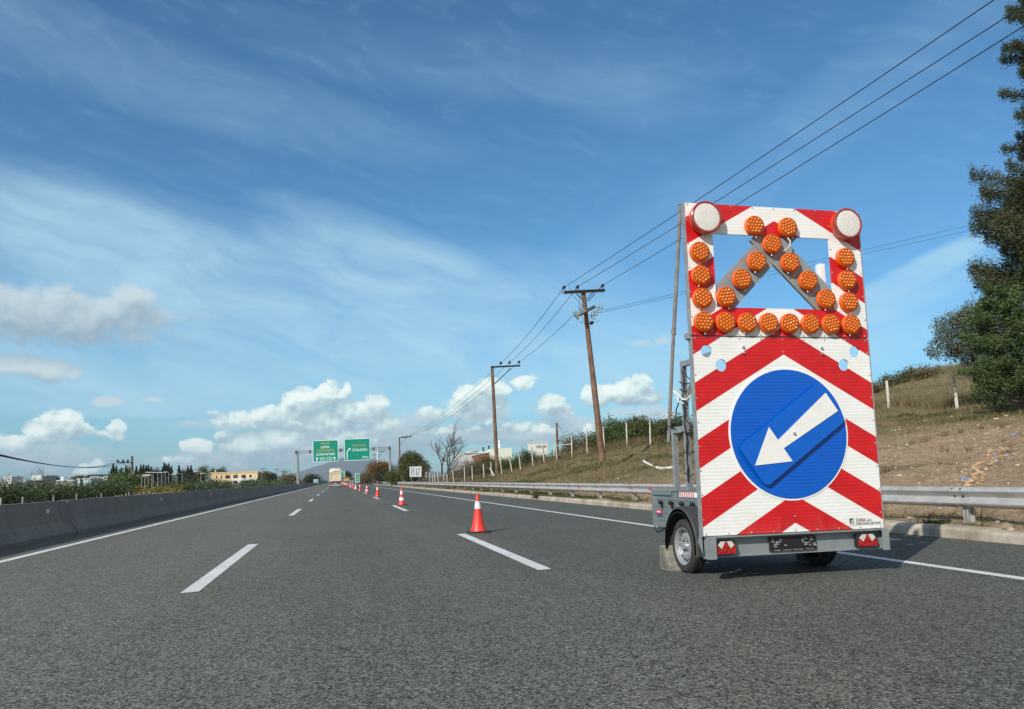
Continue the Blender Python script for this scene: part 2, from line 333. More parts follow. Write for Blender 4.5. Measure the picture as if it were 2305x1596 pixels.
def ribbed_mat(name,col,ang=0,per=.034):
    m=bpy.data.materials.new(name); m.use_nodes=True; N=NT(m.node_tree); b=N.n['Principled BSDF']
    g=N.node('ShaderNodeTexCoord').outputs['Object']
    u=N.v('DOT_PRODUCT',g,(math.sin(ang),0,math.cos(ang))); rib=N.m('SINE',N.m('MULTIPLY',u,2*PI/per))
    k=N.m('MULTIPLY_ADD',N.m('GREATER_THAN',rib,.8),-.10,1); d=N.m('MULTIPLY_ADD',N.m('SUBTRACT',N.noise(g,4,4,.7),.5),.3,1); k=N.m('MULTIPLY',k,d)
    c=N.mix(1.,(*col,) ,N.comb(k,k,k),'MULTIPLY'); N.l.new(c,b.inputs['Base Color']); b.inputs['Roughness'].default_value=.35
    bn=N.node('ShaderNodeBump'); bn.inputs['Strength'].default_value=.2; bn.inputs['Distance'].default_value=.002
    N.l.new(rib,bn.inputs['Height']); N.l.new(bn.outputs[0],b.inputs['Normal']); return m
def lens_mat(name,cd,cb,scale,rough=.15):
    m=bpy.data.materials.new(name); m.use_nodes=True; N=NT(m.node_tree); b=N.n['Principled BSDF']
    g=N.node('ShaderNodeTexCoord').outputs['Object']; g=N.v('MULTIPLY',g,(1,0,1))
    d=N.vor(g,scale); c=N.ramp(d,[(.0,cb),(.25,cb),(.62,cd)]); N.l.new(c,b.inputs['Base Color'])
    b.inputs['Roughness'].default_value=rough; b.inputs['Coat Weight'].default_value=.6
    bn=N.node('ShaderNodeBump'); bn.inputs['Strength'].default_value=.8; bn.inputs['Distance'].default_value=.012; bn.invert=True
    N.l.new(d,bn.inputs['Height']); N.l.new(bn.outputs[0],b.inputs['Normal']); return m
ASPH=asphalt_mat(); PAINT=paint_mat()
BARR=concrete_mat('barrier_concrete',(.155,.15,.132),(.225,.215,.19),.6); KERB=concrete_mat('kerb_concrete',(.24,.19,.14),(.50,.45,.37),.5)
POSTC=concrete_mat('post_concrete',(.38,.36,.31),(.57,.54,.47),.3)
GALV=mat('galvanised_steel',(.42,.44,.44),.42,.55,.25,14,.1,90); GALVD=mat('dull_zinc',(.30,.335,.345),.5,.35,.15,9,.1,70)
RAILM=mat('rail_zinc',(.50,.50,.48),.5,.35,.22,5,.08,40)
BODYM=mat('trailer_side_paint',(.235,.28,.285),.42,.35,.18,6,.05,40)
RUB=mat('black_rubber',(.040,.043,.046),.75,0,.3,20,.3,80); TYREM=mat('tyre_rubber',(.035,.034,.032),.8,0,.3,14,.3,120)
RIMM=mat('rim_silver',(.46,.47,.48),.32,.5,.1,12); BLK=mat('black_plastic',(.018,.018,.02),.4,0,.2,20)
CHEV=chevron_mat(); BLUEM=ribbed_mat('blue_sheeting',(.0,.10,.52)); BLUE2=ribbed_mat('blue_plate_sheeting',(.0,.11,.54),math.radians(34.5),.024)
WHT2=ribbed_mat('white_plate_sheeting',(.80,.80,.77),math.radians(34.5),.024); WHT=mat('white_sheeting',(.82,.83,.82),.4,0,.05,8)
GREYP=mat('grey_painted_arm',(.27,.29,.295),.5,.1,.12,7); AMB=mat('amber_lens',(.38,.065,.0),.22,0,.15,8)
AMB2=mat('amber_bullseye',(.80,.18,.003),.1,0,.1,10); AMB2.node_tree.nodes['Principled BSDF'].inputs['Coat Weight'].default_value=1.; AMBH=mat('orange_housing',(.78,.12,.008),.35,0,.1,10); BIGL=lens_mat('clear_lens',(.86,.83,.77),(.92,.89,.83),150,.35)
RING=mat('clear_rim',(.34,.05,.04),.2,0,.2,12); CLRH=mat('orange_clear_housing',(.72,.10,.04),.25,0,.15,8)
REDL=lens_mat('red_lens',(.30,.004,.004),(.55,.02,.02),60,.12); CLRL=mat('clear_lamp_plastic',(.6,.58,.55),.1,0,.2,20)
REDR=mat('red_reflector',(.6,.02,.015),.3,0,.1,20)
CONER=mat('cone_red',(.80,.045,.03),.45,0,.22,9,.05,40); CONEW=mat('cone_sleeve',(.78,.79,.82),.35,0,.08,12); CONEB=mat('cone_base',(.03,.03,.03),.7,0,.2,20)
SHEET=ribbed_mat
GREEN=mat('sign_green',(.0,.26,.18),.45,0,.06,1); SIGNW=mat('sign_white',(.70,.90,.86),.4,0,.03,2); SIGNY=mat('sign_yellow',(.50,.40,.09),.45,0,.1,2)
WOOD=concrete_mat('pole_wood',(.075,.042,.027),(.25,.15,.095),.75); WOODG=concrete_mat('grey_pole',(.13,.12,.11),(.24,.22,.20),.4)
INS=mat('insulator',(.03,.015,.015),.3,0,.2,20); WIRE=mat('wire',(.03,.035,.04),.5,.3,.1,1); DARK=mat('dark_steel',(.05,.045,.04),.6,.3,.2,9)
BARK=concrete_mat('bark',(.07,.05,.035),(.14,.11,.08),.4)
# ------------------------------------------------------------------ ground
def lerp(a,b,t): return a+(b-a)*t
FY=[-50,30,39,46,57,66,72,78,86,96,110,1e5]; FX=[36,36,36.4,37.3,24.2,21.9,19.6,17.8,16.3,13.6,12.7,12.7]; FZ=[4.0,4.0,4.22,4.6,3.2,2.8,1.95,1.1,.55,.15,.1,.1]
def fl(Y): return np.interp(Y,FY,FX),np.interp(Y,FY,FZ)
def gz(X,Y,det=True):
    X=float(X);Y=float(Y)
    if X<8.8: 
        if X<-17: return -.05-.25*min(1,max(0,(-17-X)/4)) + (max(0,-X-60)*.004 if X>-400 else 1.36)
        return -.03
    xf,zf=fl(Y); toe=10.7
    if X<toe: z=.13+.03*(X-8.8)
    elif X<xf:
        t=(X-toe)/max(.5,xf-toe); z=.187+(zf-.187)*(.75*t+.25*(t*t*(3-2*t))) if zf>.3 else .187+(zf-.187)*t
    else:
        z=zf+ (min(X-xf,40)*.045 if X<xf+40 else 1.8)
    z+=5.2*math.exp(-((X-54)/12.)**2-((Y-58)/17.)**2)*(1 if X>xf-3 else 0.6)
    if det and Y<140 and X<80:
        a=min(1,(X-8.9)/2.5)
        z+=a*(.16*mnoise.fractal((X*.45,Y*.45,0),.8,2,4)+.06*mnoise.noise((X*2.1,Y*2.1,3))+.035*mnoise.noise((X*4.7,Y*4.7,5)))*min(1,max(.25,zf))
    return z
def gridmesh(name,xs,ys,zf,m):
    V=np.array([(x,y,zf(x,y)) for y in ys for x in xs]); nx=len(xs); ny=len(ys)
    i=np.arange(nx-1)[None,:]+np.arange(ny-1)[:,None]*nx; i=i.ravel(); F=np.stack([i,i+1,i+nx+1,i+nx],1)
    o=npmesh(name,V,F,m); o.data.shade_smooth(); return o
def ground_mat():
    m=bpy.data.materials.new('ground_soil'); m.use_nodes=True; N=NT(m.node_tree); b=N.n['Principled BSDF']
    t=N.node('ShaderNodeTexCoord').outputs['Object']; s=N.node('ShaderNodeSeparateXYZ'); N.l.new(t,s.inputs[0])
    soil=N.ramp(N.noise(t,3.5,7,.7),[(.3,(.27,.18,.11)),(.5,(.40,.295,.19)),(.72,(.54,.42,.30))])
    dry=N.ramp(N.noise(t,6,7,.75),[(.3,(.11,.09,.048)),(.5,(.20,.165,.09)),(.72,(.33,.28,.165))])
    grn=N.ramp(N.noise(t,9,5,.7),[(.3,(.03,.05,.018)),(.7,(.09,.12,.045))])
    bare=N.m('MULTIPLY',N.rng(N.m('ADD',s.outputs[1],N.m('MULTIPLY',N.noise(t,.25,4,.6),16)),46,34),N.rng(N.m('ADD',s.outputs[0],N.m('MULTIPLY',N.noise(t,.3,4,.6),9)),34,27))
    bare=N.m('MULTIPLY',bare,N.rng(N.m('SUBTRACT',s.outputs[1],N.m('MULTIPLY',s.outputs[0],.80)),-1.0,1.2))
    bare=N.m('MAXIMUM',bare,N.rng(N.noise(t,.35,5,.7),.60,.68,0,.8))
    c=N.mix(bare,dry,soil); g=N.rng(N.noise(N.v('ADD',t,(9,4,0)),.22,5,.65),.52,.64,0,.6); c=N.mix(g,c,grn)
    mot=N.m('MULTIPLY_ADD',N.m('SUBTRACT',N.noise(t,17,6,.8),.5),3.0,1.); c=N.mix(1.,c,N.comb(mot,mot,mot),'MULTIPLY')
    far=N.rng(s.outputs[1],110,260); c=N.mix(N.m('MULTIPLY',far,.7),c,(.09,.10,.05))
    ch=N.m('LESS_THAN',N.vor(t,9),.16); c=N.mix(N.m('MULTIPLY',ch,N.m('MULTIPLY_ADD',bare,.55,.08)),c,(.52,.45,.35))
    N.l.new(c,b.inputs['Base Color']); b.inputs['Roughness'].default_value=.95; b.inputs['Specular IOR Level'].default_value=.1
    bn=N.node('ShaderNodeBump'); bn.inputs['Strength'].default_value=.9; bn.inputs['Distance'].default_value=.12
    N.l.new(N.noise(t,14,6,.75),bn.inputs['Height']); N.l.new(bn.outputs[0],b.inputs['Normal']); return m
GROUND=ground_mat()
xs=np.unique(np.concatenate([[-16000,-8000,-4000,-2000,-1000,-600,-400,-250,-150,-100,-70,-50,-40,-30,-24,-21,-19,-17,-12,-6,0,5,8.0,8.79,8.81],np.arange(9,28,.2),np.arange(28,40,.4),np.arange(40,80,1.5),[90,110,150,220,350,600,1000,2000,4000,8000,16000]]))
ys=np.unique(np.concatenate([[-300,-100,-40,-10,0,3],np.arange(5,36,.22),np.arange(36,60,.45),np.arange(60,130,1.),np.arange(130,260,6),[300,350,420,550,800,1200,2000,4000,8000,13000,20000]]))
struct(gridmesh('ground',xs,ys,gz,GROUND))
# road sheets
def sheet(name,x0,x1,ys_,z,m):
    b=MB(); n=len(ys_)
    b.add([(x,y,z) for y in ys_ for x in (x0,x1)],[(2*i,2*i+1,2*i+3,2*i+2) for i in range(n-1)]); return struct(b.build(name,m))
YL=[-20,0,10,25,50,100,200,400,800,1500]
sheet('road',-5.97,8.72,YL,0,ASPH); sheet('road_opposite',-17.2,-6.62,YL,0,ASPH)
b=MB()
for x0,x1 in ((-5.03,-4.87),(6.1,6.25)): b.add([(x,y,.004) for y in YL for x in (x0,x1)],[(2*i,2*i+1,2*i+3,2*i+2) for i in range(len(YL)-1)])
struct(b.build('road_edge_lines',PAINT))
b=MB()
for i in range(34):
    for xc,y0 in ((-1.44,8.42+17.85*i),(2.32,8.65+17.85*i)): 
        w=.085; b.add([(xc-w,y0,.004),(xc+w,y0+.05,.004),(xc+w,y0+6.15,.004),(xc-w,y0+6.1,.004)],[(0,1,2,3)])
for x in (-16.2,-7.4): b.box(x-.07,x+.07,0,800,.002,.004)
struct(b.build('road_lane_dashes',PAINT))
# worn seam in the asphalt beside the cone line
# kerb: separate worn blocks
b=MB(); y=-4.
kr=random.Random(3)
while y<420:
    L=kr.choice([1.0,1.0,2.0,3.0]) if y<90 else 6.; dz=kr.uniform(-.012,.012); dx=kr.uniform(-.01,.01); g=.012 if y<90 else 0
    z1=.165+dz
    poly=[(8.70+dx,-.05),(8.71+dx,z1-.05),(8.74+dx,z1-.012),(8.775+dx,z1),(8.93+dx,z1),(8.93+dx,-.05)]
    n=len(poly); k=max(2,int(L/.25)) if y<60 else 2
    vs=[]
    for j in range(k+1):
        yy=y+g/2+(L-g)*j/k
        for q,(px,pz) in enumerate(poly):
            jit=.012 if (y<60 and q in(1,2,3)) else 0
            vs.append((px+kr.uniform(-jit,jit)*.5,yy,pz+kr.uniform(-jit,0)))
    fs=[(j*n+q,j*n+(q+1)%n,(j+1)*n+(q+1)%n,(j+1)*n+q) for j in range(k) for q in range(n)]+[tuple(range(n))[::-1],tuple(k*n+q for q in range(n))]
    b.add(vs,fs); y+=L
struct(b.build('kerb',KERB))
# ------------------------------------------------------------------ concrete median barrier
t=thing('concrete_barrier','long grey concrete median barrier with small white reflectors, left of the carriageway','barrier',(-6.3,20,0))
prof=[(-5.95,0),(-5.95,.08),(-6.11,.33),(-6.19,.80),(-6.35,.80),(-6.43,.33),(-6.6,.08),(-6.6,0)]
b=MB(); y=-20.2; n=len(prof)
while y<760:
    L=20.2; g=.07; ks=5; dz=random.uniform(-.008,.008)
    vs=[(px+random.uniform(-.004,.004),y+g/2+(L-g)*j/ks,pz+(dz if pz>.5 else 0)) for j in range(ks+1) for px,pz in prof]
    fs=[(j*n+q,j*n+(q+1)%n,(j+1)*n+(q+1)%n,(j+1)*n+q) for j in range(ks) for q in range(n)]+[tuple(range(n))[::-1],tuple(ks*n+q for q in range(n))]
    b.add(vs,fs); y+=L
b.build('wall',BARR,t)
for k in range(14):
    yy=18.83+11.3*k; b=MB().bbox(-6.175,-6.14,yy-.09,yy+.09,.545,.645,.006); b.build('reflector',mat('reflector_white',(.55,.57,.58),.3,0,.15,20) if k==0 else bpy.data.materials['reflector_white'],t)
# ------------------------------------------------------------------ guardrail
t=thing('guardrail','galvanised double-wave guardrail with red paint marks along the right kerb','guardrail',(9.5,20,.15))
wp=[(.0,.715),(-.03,.708),(-.075,.672),(-.082,.65),(-.07,.628),(-.022,.585),(-.008,.56),(-.022,.535),(-.07,.492),(-.082,.47),(-.075,.448),(-.03,.412),(0,.405)]
b=MB(); X0=9.42; ys_=[2.]+[6+3.43*k for k in range(115)]
for side in (0,.006):
    vs=[(X0+p[0]+side,yy+ (0),p[1]) for yy in ys_ for p in wp]; n=len(wp)
    b.add(vs,[(i*n+j,i*n+j+1,(i+1)*n+j+1,(i+1)*n+j) for i in range(len(ys_)-1) for j in range(n-1)])
for k in range(30):   # lap joints of neighbouring lengths
    yy=10.1+3.43*k+.25; vs=[(X0+p[0]-.006,y2,p[1]) for y2 in (yy-.22,yy+.02) for p in wp]; b.add(vs,[(j,j+1,n+j+1,n+j) for j in range(n-1)])
b.build('rail',RAILM,t,True)
for k in range(22):
    yc=10.2+3.43*k; b=MB()
    for dy,zz in ((-.08,.68),(.08,.68),(-.08,.575),(.08,.575),(-.08,.44),(.08,.44)):
        xx=X0-.05 if zz!=.575 else X0-.028
        if zz==.68: xx=X0-.062
        if zz==.44: xx=X0-.06
        b.tube([(xx-.016,yc+dy,zz),(xx+.01,yc+dy,zz)],.014,6)
    b.build('bolt_heads',DARK,t)
for k in range(84):
    yy=10.15+3.43*k; b=MB(); b.box(X0+.02,X0+.135,yy-.006,yy+.006,-.1,.66); b.box(X0+.02,X0+.028,yy-.05,yy+.05,-.1,.66); b.box(X0+.13,X0+.138,yy-.05,yy+.05,-.1,.66)
    b.box(X0-.0,X0+.02,yy-.04,yy+.04,.44,.68); b.build('post',RAILM,t)
for k in range(12):
    yy=22.3+7.2*k; b=MB(); b.lathe([(.0,-.012),(.09,-.012),(.095,0),(.09,.004)],(X0-.03,yy,.56),'x',10); b.build('red_mark',REDR,t)
# ------------------------------------------------------------------ warning trailer
t=thing('warning_trailer','grey road-works trailer carrying a tall red and white chevron arrow board with amber lamps','trailer',(4.45,7.9,0))
TR=t
def circ(cx,cz,r,n=40): return [(cx+r*math.cos(2*PI*i/n),cz+r*math.sin(2*PI*i/n)) for i in range(n)]
def rrect(x0,z0,x1,z1,r,n=5):
    out=[]
    for cx,cz,a0 in ((x1-r,z1-r,0),(x0+r,z1-r,90),(x0+r,z0+r,180),(x1-r,z0+r,270)):
        for i in range(n+1): a=math.radians(a0+90*i/n); out.append((cx+r*math.cos(a),cz+r*math.sin(a)))
    return out
XL,XR=3.44,5.44; YP=6.93
lowp=MB().flat([[(XL,.445),(XR,.445),(XR,2.395),(XL,2.395)]]+[circ(x,z,.062,24) for x,z in ((3.59,2.25),(3.74,2.11),(5.27,2.26),(5.13,2.12))],YP,.022).build('lower_panel',CHEV,t)
upp=MB().flat([[(XL,2.41),(XR,2.41),(XR,3.775),(XL,3.775)],[(3.73,2.70),(5.07,2.70),(5.07,3.465),(3.73,3.465)]],YP,.022).build('upper_panel',CHEV,t)
# edge channel round both panels
def edge(parent,z0,z1,inner=False):
    b=MB()
    for x in (XL-.012,XR): b.box(x,x+.012,YP-.003,YP+.06,z0,z1)
    b.box(XL,XR,YP+.024,YP+.06,z1-.03,z1); b.box(XL,XR,YP+.024,YP+.06,z0,z0+.03)
    if inner:
        for x0,x1 in ((3.70,3.73),(5.07,5.10)): b.box(x0,x1,YP+.024,YP+.055,2.70,3.465)
        b.box(3.73,5.07,YP+.024,YP+.055,2.67,2.70); b.box(3.73,5.07,YP+.024,YP+.055,3.465,3.495)
    b.build('edge_channel',GALV,parent)
edge(lowp,.445,2.395); edge(upp,2.41,3.775)
b=MB()
for x in np.linspace(XL+.03,XR-.03,9):
    for z in (.46,2.38,2.425,3.76): b.lathe([(0,-.004),(.006,-.004),(.009,0)],(x,YP-.001,z),'y',8)
for z in np.linspace(.6,2.25,8):
    for x in (XL+.015,XR-.015,CX): b.lathe([(0,-.004),(.006,-.004),(.009,0)],(x,YP-.001,z),'y',8)
for z in np.linspace(2.6,3.6,5):
    for x in (XL+.015,XR-.015,3.72,5.08): b.lathe([(0,-.004),(.006,-.004),(.009,0)],(x,YP-.001,z),'y',8)
for x in (3.99,4.88):
    for z in (2.295,2.235): b.lathe([(0,-.02),(.012,-.02),(.014,0)],(x,YP-.001,z),'y',6)
b.build('rivets',GALV,t)
# hinge strip between panels
MB().box(XL-.03,XR+.01,YP+.026,YP+.075,2.37,2.44).box(XL-.06,XL-.014,YP-.0,YP+.05,2.375,2.43).build('hinge',GALV,t)
# blue disc and arrow plate
DC=(4.44,1.42)
MB().flat([circ(*DC,.668,72)],YP-.005,.004).build('disc_border',WHT,lowp)
MB().flat([circ(*DC,.648,72)],YP-.010,.004).build('blue_disc',BLUEM,lowp)
ca,sa=math.cos(math.radians(34.5)),math.sin(math.radians(34.5))
def rotp(l,c=(4.457,1.417)): return [(c[0]+u*ca-v*sa,c[1]+u*sa+v*ca) for u,v in l]
pl=MB().flat([rotp(rrect(-.575,-.24,.575,.24,.06))],YP-.052,.012).build('arrow_plate',BLUE2,t)
MB().flat([rotp([(-.545,0),(-.185,-.208),(-.185,-.05),(.555,-.112),(.555,.112),(-.185,.05),(-.185,.208)])],YP-.0575,.004).build('white_arrow',WHT2,pl)
b=MB(); b.lathe([(0,-.02),(.012,-.02),(.014,0)],(4.457,YP-.058,1.417),'y',8)
for u in(-.3,.3): q=rotp([(u,0)])[0]; b.tube([(q[0],YP-.012,q[1]),(q[0],YP-.046,q[1])],.02,8)
b.build('pivot_bolt',GALV,pl)
# X arms behind the window
def arm(p,q,w,Y):
    d=Vector((q[0]-p[0],q[1]-p[1])).normalized(); n_=Vector((-d.y,d.x))*w/2
    return [(p[0]-n_.x,p[1]-n_.y),(q[0]-n_.x,q[1]-n_.y),(q[0]+n_.x,q[1]+n_.y),(p[0]+n_.x,p[1]+n_.y)]
def armmb(p,q,Y):
    b=MB(); b.prism(arm(p,q,.295,Y),Y,Y+.004)
    for s in (-1,1):
        d=Vector((q[0]-p[0],q[1]-p[1])).normalized(); n_=Vector((-d.y,d.x))*s*.142; b.prism(arm((p[0]+n_.x,p[1]+n_.y),(q[0]+n_.x,q[1]+n_.y),.012,Y),Y+.004,Y+.03)
    return b
armmb((4.26,3.52),(5.10,2.68),YP+.013).build('crossing_arm',GREYP,upp)
armmb((3.72,2.69),(4.62,3.59),YP+.019).build('crossing_arm',GREYP,upp)
# lamps
LP=[(4.19,3.555),(4.57,3.555),(4.38,3.37),(4.19,3.18),(4.57,3.18),(4.01,2.99),(4.765,2.995),(3.82,2.80),(4.96,2.805)]+[(x,z) for x in (3.56,5.225) for z in (3.255,3.015,2.78)]+[(3.56+.2385*i,2.54) for i in range(8)]
lm=MB(); lm.lathe([(.0,.0),(.096,.0),(.104,-.01),(.104,-.055),(.1,-.07),(.097,-.073)],(0,0,0),'y',28)
ll=MB(); ll.lathe([(.096,-.066),(.096,-.076),(.090,-.080),(.05,-.0815),(.0,-.082)],(0,0,0),'y',28,0,False)
for qx in range(-2,3):
    for qz in range(-2,3):
        if abs(qx+qz)>2: continue
        px_,pz_=(qx+qz*.5)*.0365,qz*.0316; ll.lathe([(.0165,-.0795),(.0125,-.0865),(.007,-.0895),(.0,-.0905)],(px_,0,pz_),'y',8,1,False)
 
cl=MB(); cl.tube([(.01,-.04,-.1),(.012,-.045,-.125)],.006,6); 
h0=lm.build('amber_lamp',AMBH,None,True); l0=ll.build('lens',[AMB,AMB2],h0,True); l0.parent=h0; c0=cl.build('clip',GALV,h0)
for i,(x,z) in enumerate(LP):
    y=YP-.004 if i not in (2,3,4,5,6,7,8) else YP+.05
    if i in (2,3,4,5,6,7,8): y=YP+.0
    if i==0: h=h0; kids=[l0,c0]
    else:
        h=h0.copy(); C.objects.link(h); kids=[]
        for q in (l0,c0): c=q.copy(); C.objects.link(c); c.parent=h; kids.append(c)
    h.scale=(1,.72,1); h.parent=upp; h.location=(x-4.45,y-7.9,z); h.rotation_euler=(0,random.uniform(-.5,.5),0)
# spacer brackets holding the seven lamps on the arms
b=MB()
for i in range(2,9): x,z=LP[i]; b.lathe([(.03,0),(.03,.064+ (0.03 if i in(3,5,7) else 0))],(x,YP+.001,z),'y',10)
b.build('lamp_spacers',GREYP,upp)
for x,z in ((3.625,3.60),(5.245,3.61)):
    h=MB().lathe([(0,0),(.150,0),(.158,-.012),(.158,-.072),(.150,-.082),(.15,-.088)],(x,YP-.004,z),'y',40).build('flasher_lamp',CLRH,upp,True)
    MB().lathe([(.162,-.060),(.166,-.072),(.166,-.096),(.156,-.103),(.142,-.100),(.142,-.086)],(x,YP-.004,z),'y',40,0,False).build('rim',RING,h,True)
    MB().lathe([(.141,-.087),(.14,-.098),(.12,-.102),(.06,-.104),(0,-.1045)],(x,YP-.004,z),'y',40,0,False).build('lens',BIGL,h,True)
# white control box and loose wire
MB().bbox(4.99,5.06,YP+.08,YP+.16,2.88,3.22,.01).build('control_box',WHT,upp)
MB().tube([(4.56,YP-.03,3.45),(4.58,YP-.05,3.40),(4.57,YP-.05,3.35),(4.54,YP-.02,3.32),(4.50,YP-.0,3.30)],.008,6).build('loose_wire',mat('grey_cable',(.5,.5,.48),.5),upp)
# company marking
GRN=mat('dark_green_print',(.02,.09,.06),.5); BLP=mat('black_print',(.03,.03,.03),.5)
b=MB(); b.text('ΣΗΜΑ',(5.125,.515,5.235,.548),YP-.003,.002,1); b.text('Α.Β.Ε.Ε.',(5.245,.517,5.31,.536),YP-.003,.002,1)
b.text('ΤΕΧΝΙΚΕΣ ΣΗΜΑΝΣΕΙΣ & ΟΔΙΚΗ ΑΣΦΑΛΕΙΑ',(5.125,.494,5.41,.506),YP-.003,.002,1); b.box(5.05,5.415,YP-.003,YP-.001,.484,.487,1)
b.box(5.05,5.10,YP-.003,YP-.001,.50,.552,0); b.build('maker_lettering',[GRN,BLP],lowp)
MB().prism([(5.055,.512),(5.095,.53),(5.095,.545)],YP-.005,YP-.0035).prism([(5.058,.503),(5.09,.507),(5.096,.52)],YP-.005,YP-.0035).build('maker_emblem',WHT,lowp)
# rear beam (open C section)
b=MB(); b.box(3.50,5.46,6.985,6.993,.235,.425); b.box(3.50,5.46,6.90,6.985,.425,.438); b.box(3.50,5.46,6.955,6.985,.235,.243)
for x0,x1 in ((3.475,3.555),(5.395,5.47)): b.box(x0,x1,6.895,6.905,.225,.435)
b.box(3.475,3.485,6.906,7.02,.225,.435); b.box(5.46,5.47,6.906,7.02,.225,.435)
b.build('rear_beam',GALVD,t)
for s,x in ((-1,3.475),(1,5.435)):
    MB().prism([(6.99,.235),(6.99,.47),(7.08,.46),(7.12,.38),(7.03,.26)],x,x+.012,plane='yz').build('gusset',GALVD,t)
def taillight(x0,x1):
    h=MB().bbox(x0,x1,6.925,6.984,.262,.395,.012).build('tail_light',BLK,t,True); b=MB()
    w=x1-x0
    b.flat([[(x0+.008,.27),(x1-.008,.27),(x1-.008,.345),(x1-.02,.352),(x0+.72*w,.31),(x0+.5*w,.392),(x0+.28*w,.31),(x0+.008,.35)]],6.912,.014).build('red_lens',REDL,h)
    b=MB(); b.flat([[(x0+.02,.352),(x0+.28*w,.318),(x0+.47*w,.388),(x0+.06,.39)],[(x1-.02,.354),(x0+.72*w,.318),(x0+.53*w,.388),(x1-.05,.39)]],6.915,.010); b.build('clear_lens',CLRL,h)
taillight(3.56,3.775); taillight(5.12,5.345)
np_=MB().bbox(4.16,4.675,6.955,6.983,.262,.402,.008).build('number_plate_holder',BLK,t)
b=MB(); rr=random.Random(5)
for i in range(34):
    x=rr.choice([rr.uniform(4.18,4.32),rr.uniform(4.5,4.65)]); z=rr.uniform(.30,.385); w=rr.uniform(.008,.03); b.box(x,x+w,6.952,6.956,z,z+.006)
for x0,x1 in ((4.2,4.27),(4.30,4.39),(4.41,4.52),(4.55,4.64)): b.text('ΣΗΜΑ' if x0<4.3 else 'ΤΗΛ 210',(x0,.268,x1,.277),6.953,.002)
b.build('plate_marks',mat('pale_print',(.45,.47,.48),.5),np_)
# box body
b=MB(); XB0,XB1,YB0,YB1=3.785,5.125,7.03,8.93
b.box(XB0,XB1,YB0,YB1,.42,.44); b.box(XB0,XB0+.03,YB0,YB1,.44,.845); b.box(XB1-.03,XB1,YB0,YB1,.44,.845); b.box(XB0+.03,XB1-.03,YB1-.03,YB1,.44,.845); b.box(XB0+.03,XB1-.03,YB0,YB0+.03,.44,.845)
for z in (.50,.585,.665,.745): b.box(XB0-.006,XB0,YB0+.02,YB1-.06,z,z+.006)
b.box(XB0-.012,XB0,YB1-.05,YB1,.42,.85); b.box(XB0-.014,XB0+.045,YB0,YB1-.002,.845,.862); b.box(XB1-.04,XB1+.01,YB0,YB1,.846,.862)
body=b.build('box_body',BODYM,t)
MB().box(XB0-.02,XB0-.008,8.35,8.9,.80,.855).build('hinge_flap',BODYM,body)
for y in (7.78,8.05,8.33,8.62):
    b=MB(); b.lathe([(.0,-.055),(.02,-.053),(.026,-.04),(.022,-.02),(.014,-.015),(.014,0)],(XB0-.004,y,.715),'x',12); b.box(XB0-.03,XB0-.006,y-.012,y+.012,.65,.70); b.build('rubber_knob',BLK,body,True)
# reflective strip, sticker on side
b=MB(); b.box(XB0-.012,XB0-.008,7.05,8.13,.785,.84,0)
for i in range(20):
    y=7.07+i*.053
    if 13>i>9: continue
    b.add([(XB0-.0135,y,.787),(XB0-.0135,y+.022,.787),(XB0-.0135,y+.036,.838),(XB0-.0135,y+.014,.838)],[(3,2,1,0)],1)
b.box(XB0-.0145,XB0-.0125,7.58,7.63,.795,.83,2)
b.build('reflective_strip',[WHT,REDR,GRN],body)
b=MB(); b.box(XB0-.0105,XB0-.0075,8.66,8.80,.575,.625,0); b.box(XB0-.0105,XB0-.0075,8.66,8.80,.545,.573,1); b.build('side_sticker',[REDR,mat('blue_print',(.05,.07,.25),.4)],body)
b=MB(); 
for y in (8.68,8.71,8.74,8.77): b.box(XB0-.012,XB0-.0107,y,y+.018,.59,.61)
b.build('sticker_lettering',WHT,body)
# chassis, drawbar, jockey wheel
b=MB(); b.box(3.86,3.92,7.0,9.0,.36,.42); b.box(4.98,5.04,7.0,9.0,.36,.42); b.box(3.80,5.10,7.72,7.80,.25,.31)
b.add([(3.86,9.0,.36),(3.93,9.0,.36),(4.47,9.9,.36),(4.42,9.9,.36),(3.86,9.0,.42),(3.93,9.0,.42),(4.47,9.9,.42),(4.42,9.9,.42)],[(0,3,2,1),(4,5,6,7),(0,1,5,4),(1,2,6,5),(2,3,7,6),(3,0,4,7)])
b.add([(4.97,9.0,.36),(5.04,9.0,.36),(4.48,9.9,.36),(4.43,9.9,.36),(4.97,9.0,.42),(5.04,9.0,.42),(4.48,9.9,.42),(4.43,9.9,.42)],[(0,3,2,1),(4,5,6,7),(0,1,5,4),(1,2,6,5),(2,3,7,6),(3,0,4,7)])
b.bbox(4.41,4.49,9.85,10.1,.36,.44,.02); b.tube([(4.45,9.7,.0),(4.45,9.7,.38)],.025,10)
b.build('chassis',GALV,t)
MB().tube([(XB0,8.9,.44),(XB0-.01,8.86,.38),(XB0-.01,8.80,.35),(XB0-.0,8.72,.37),(XB0+.02,8.66,.41)],.008,6).build('hanging_cable',BLK,t)
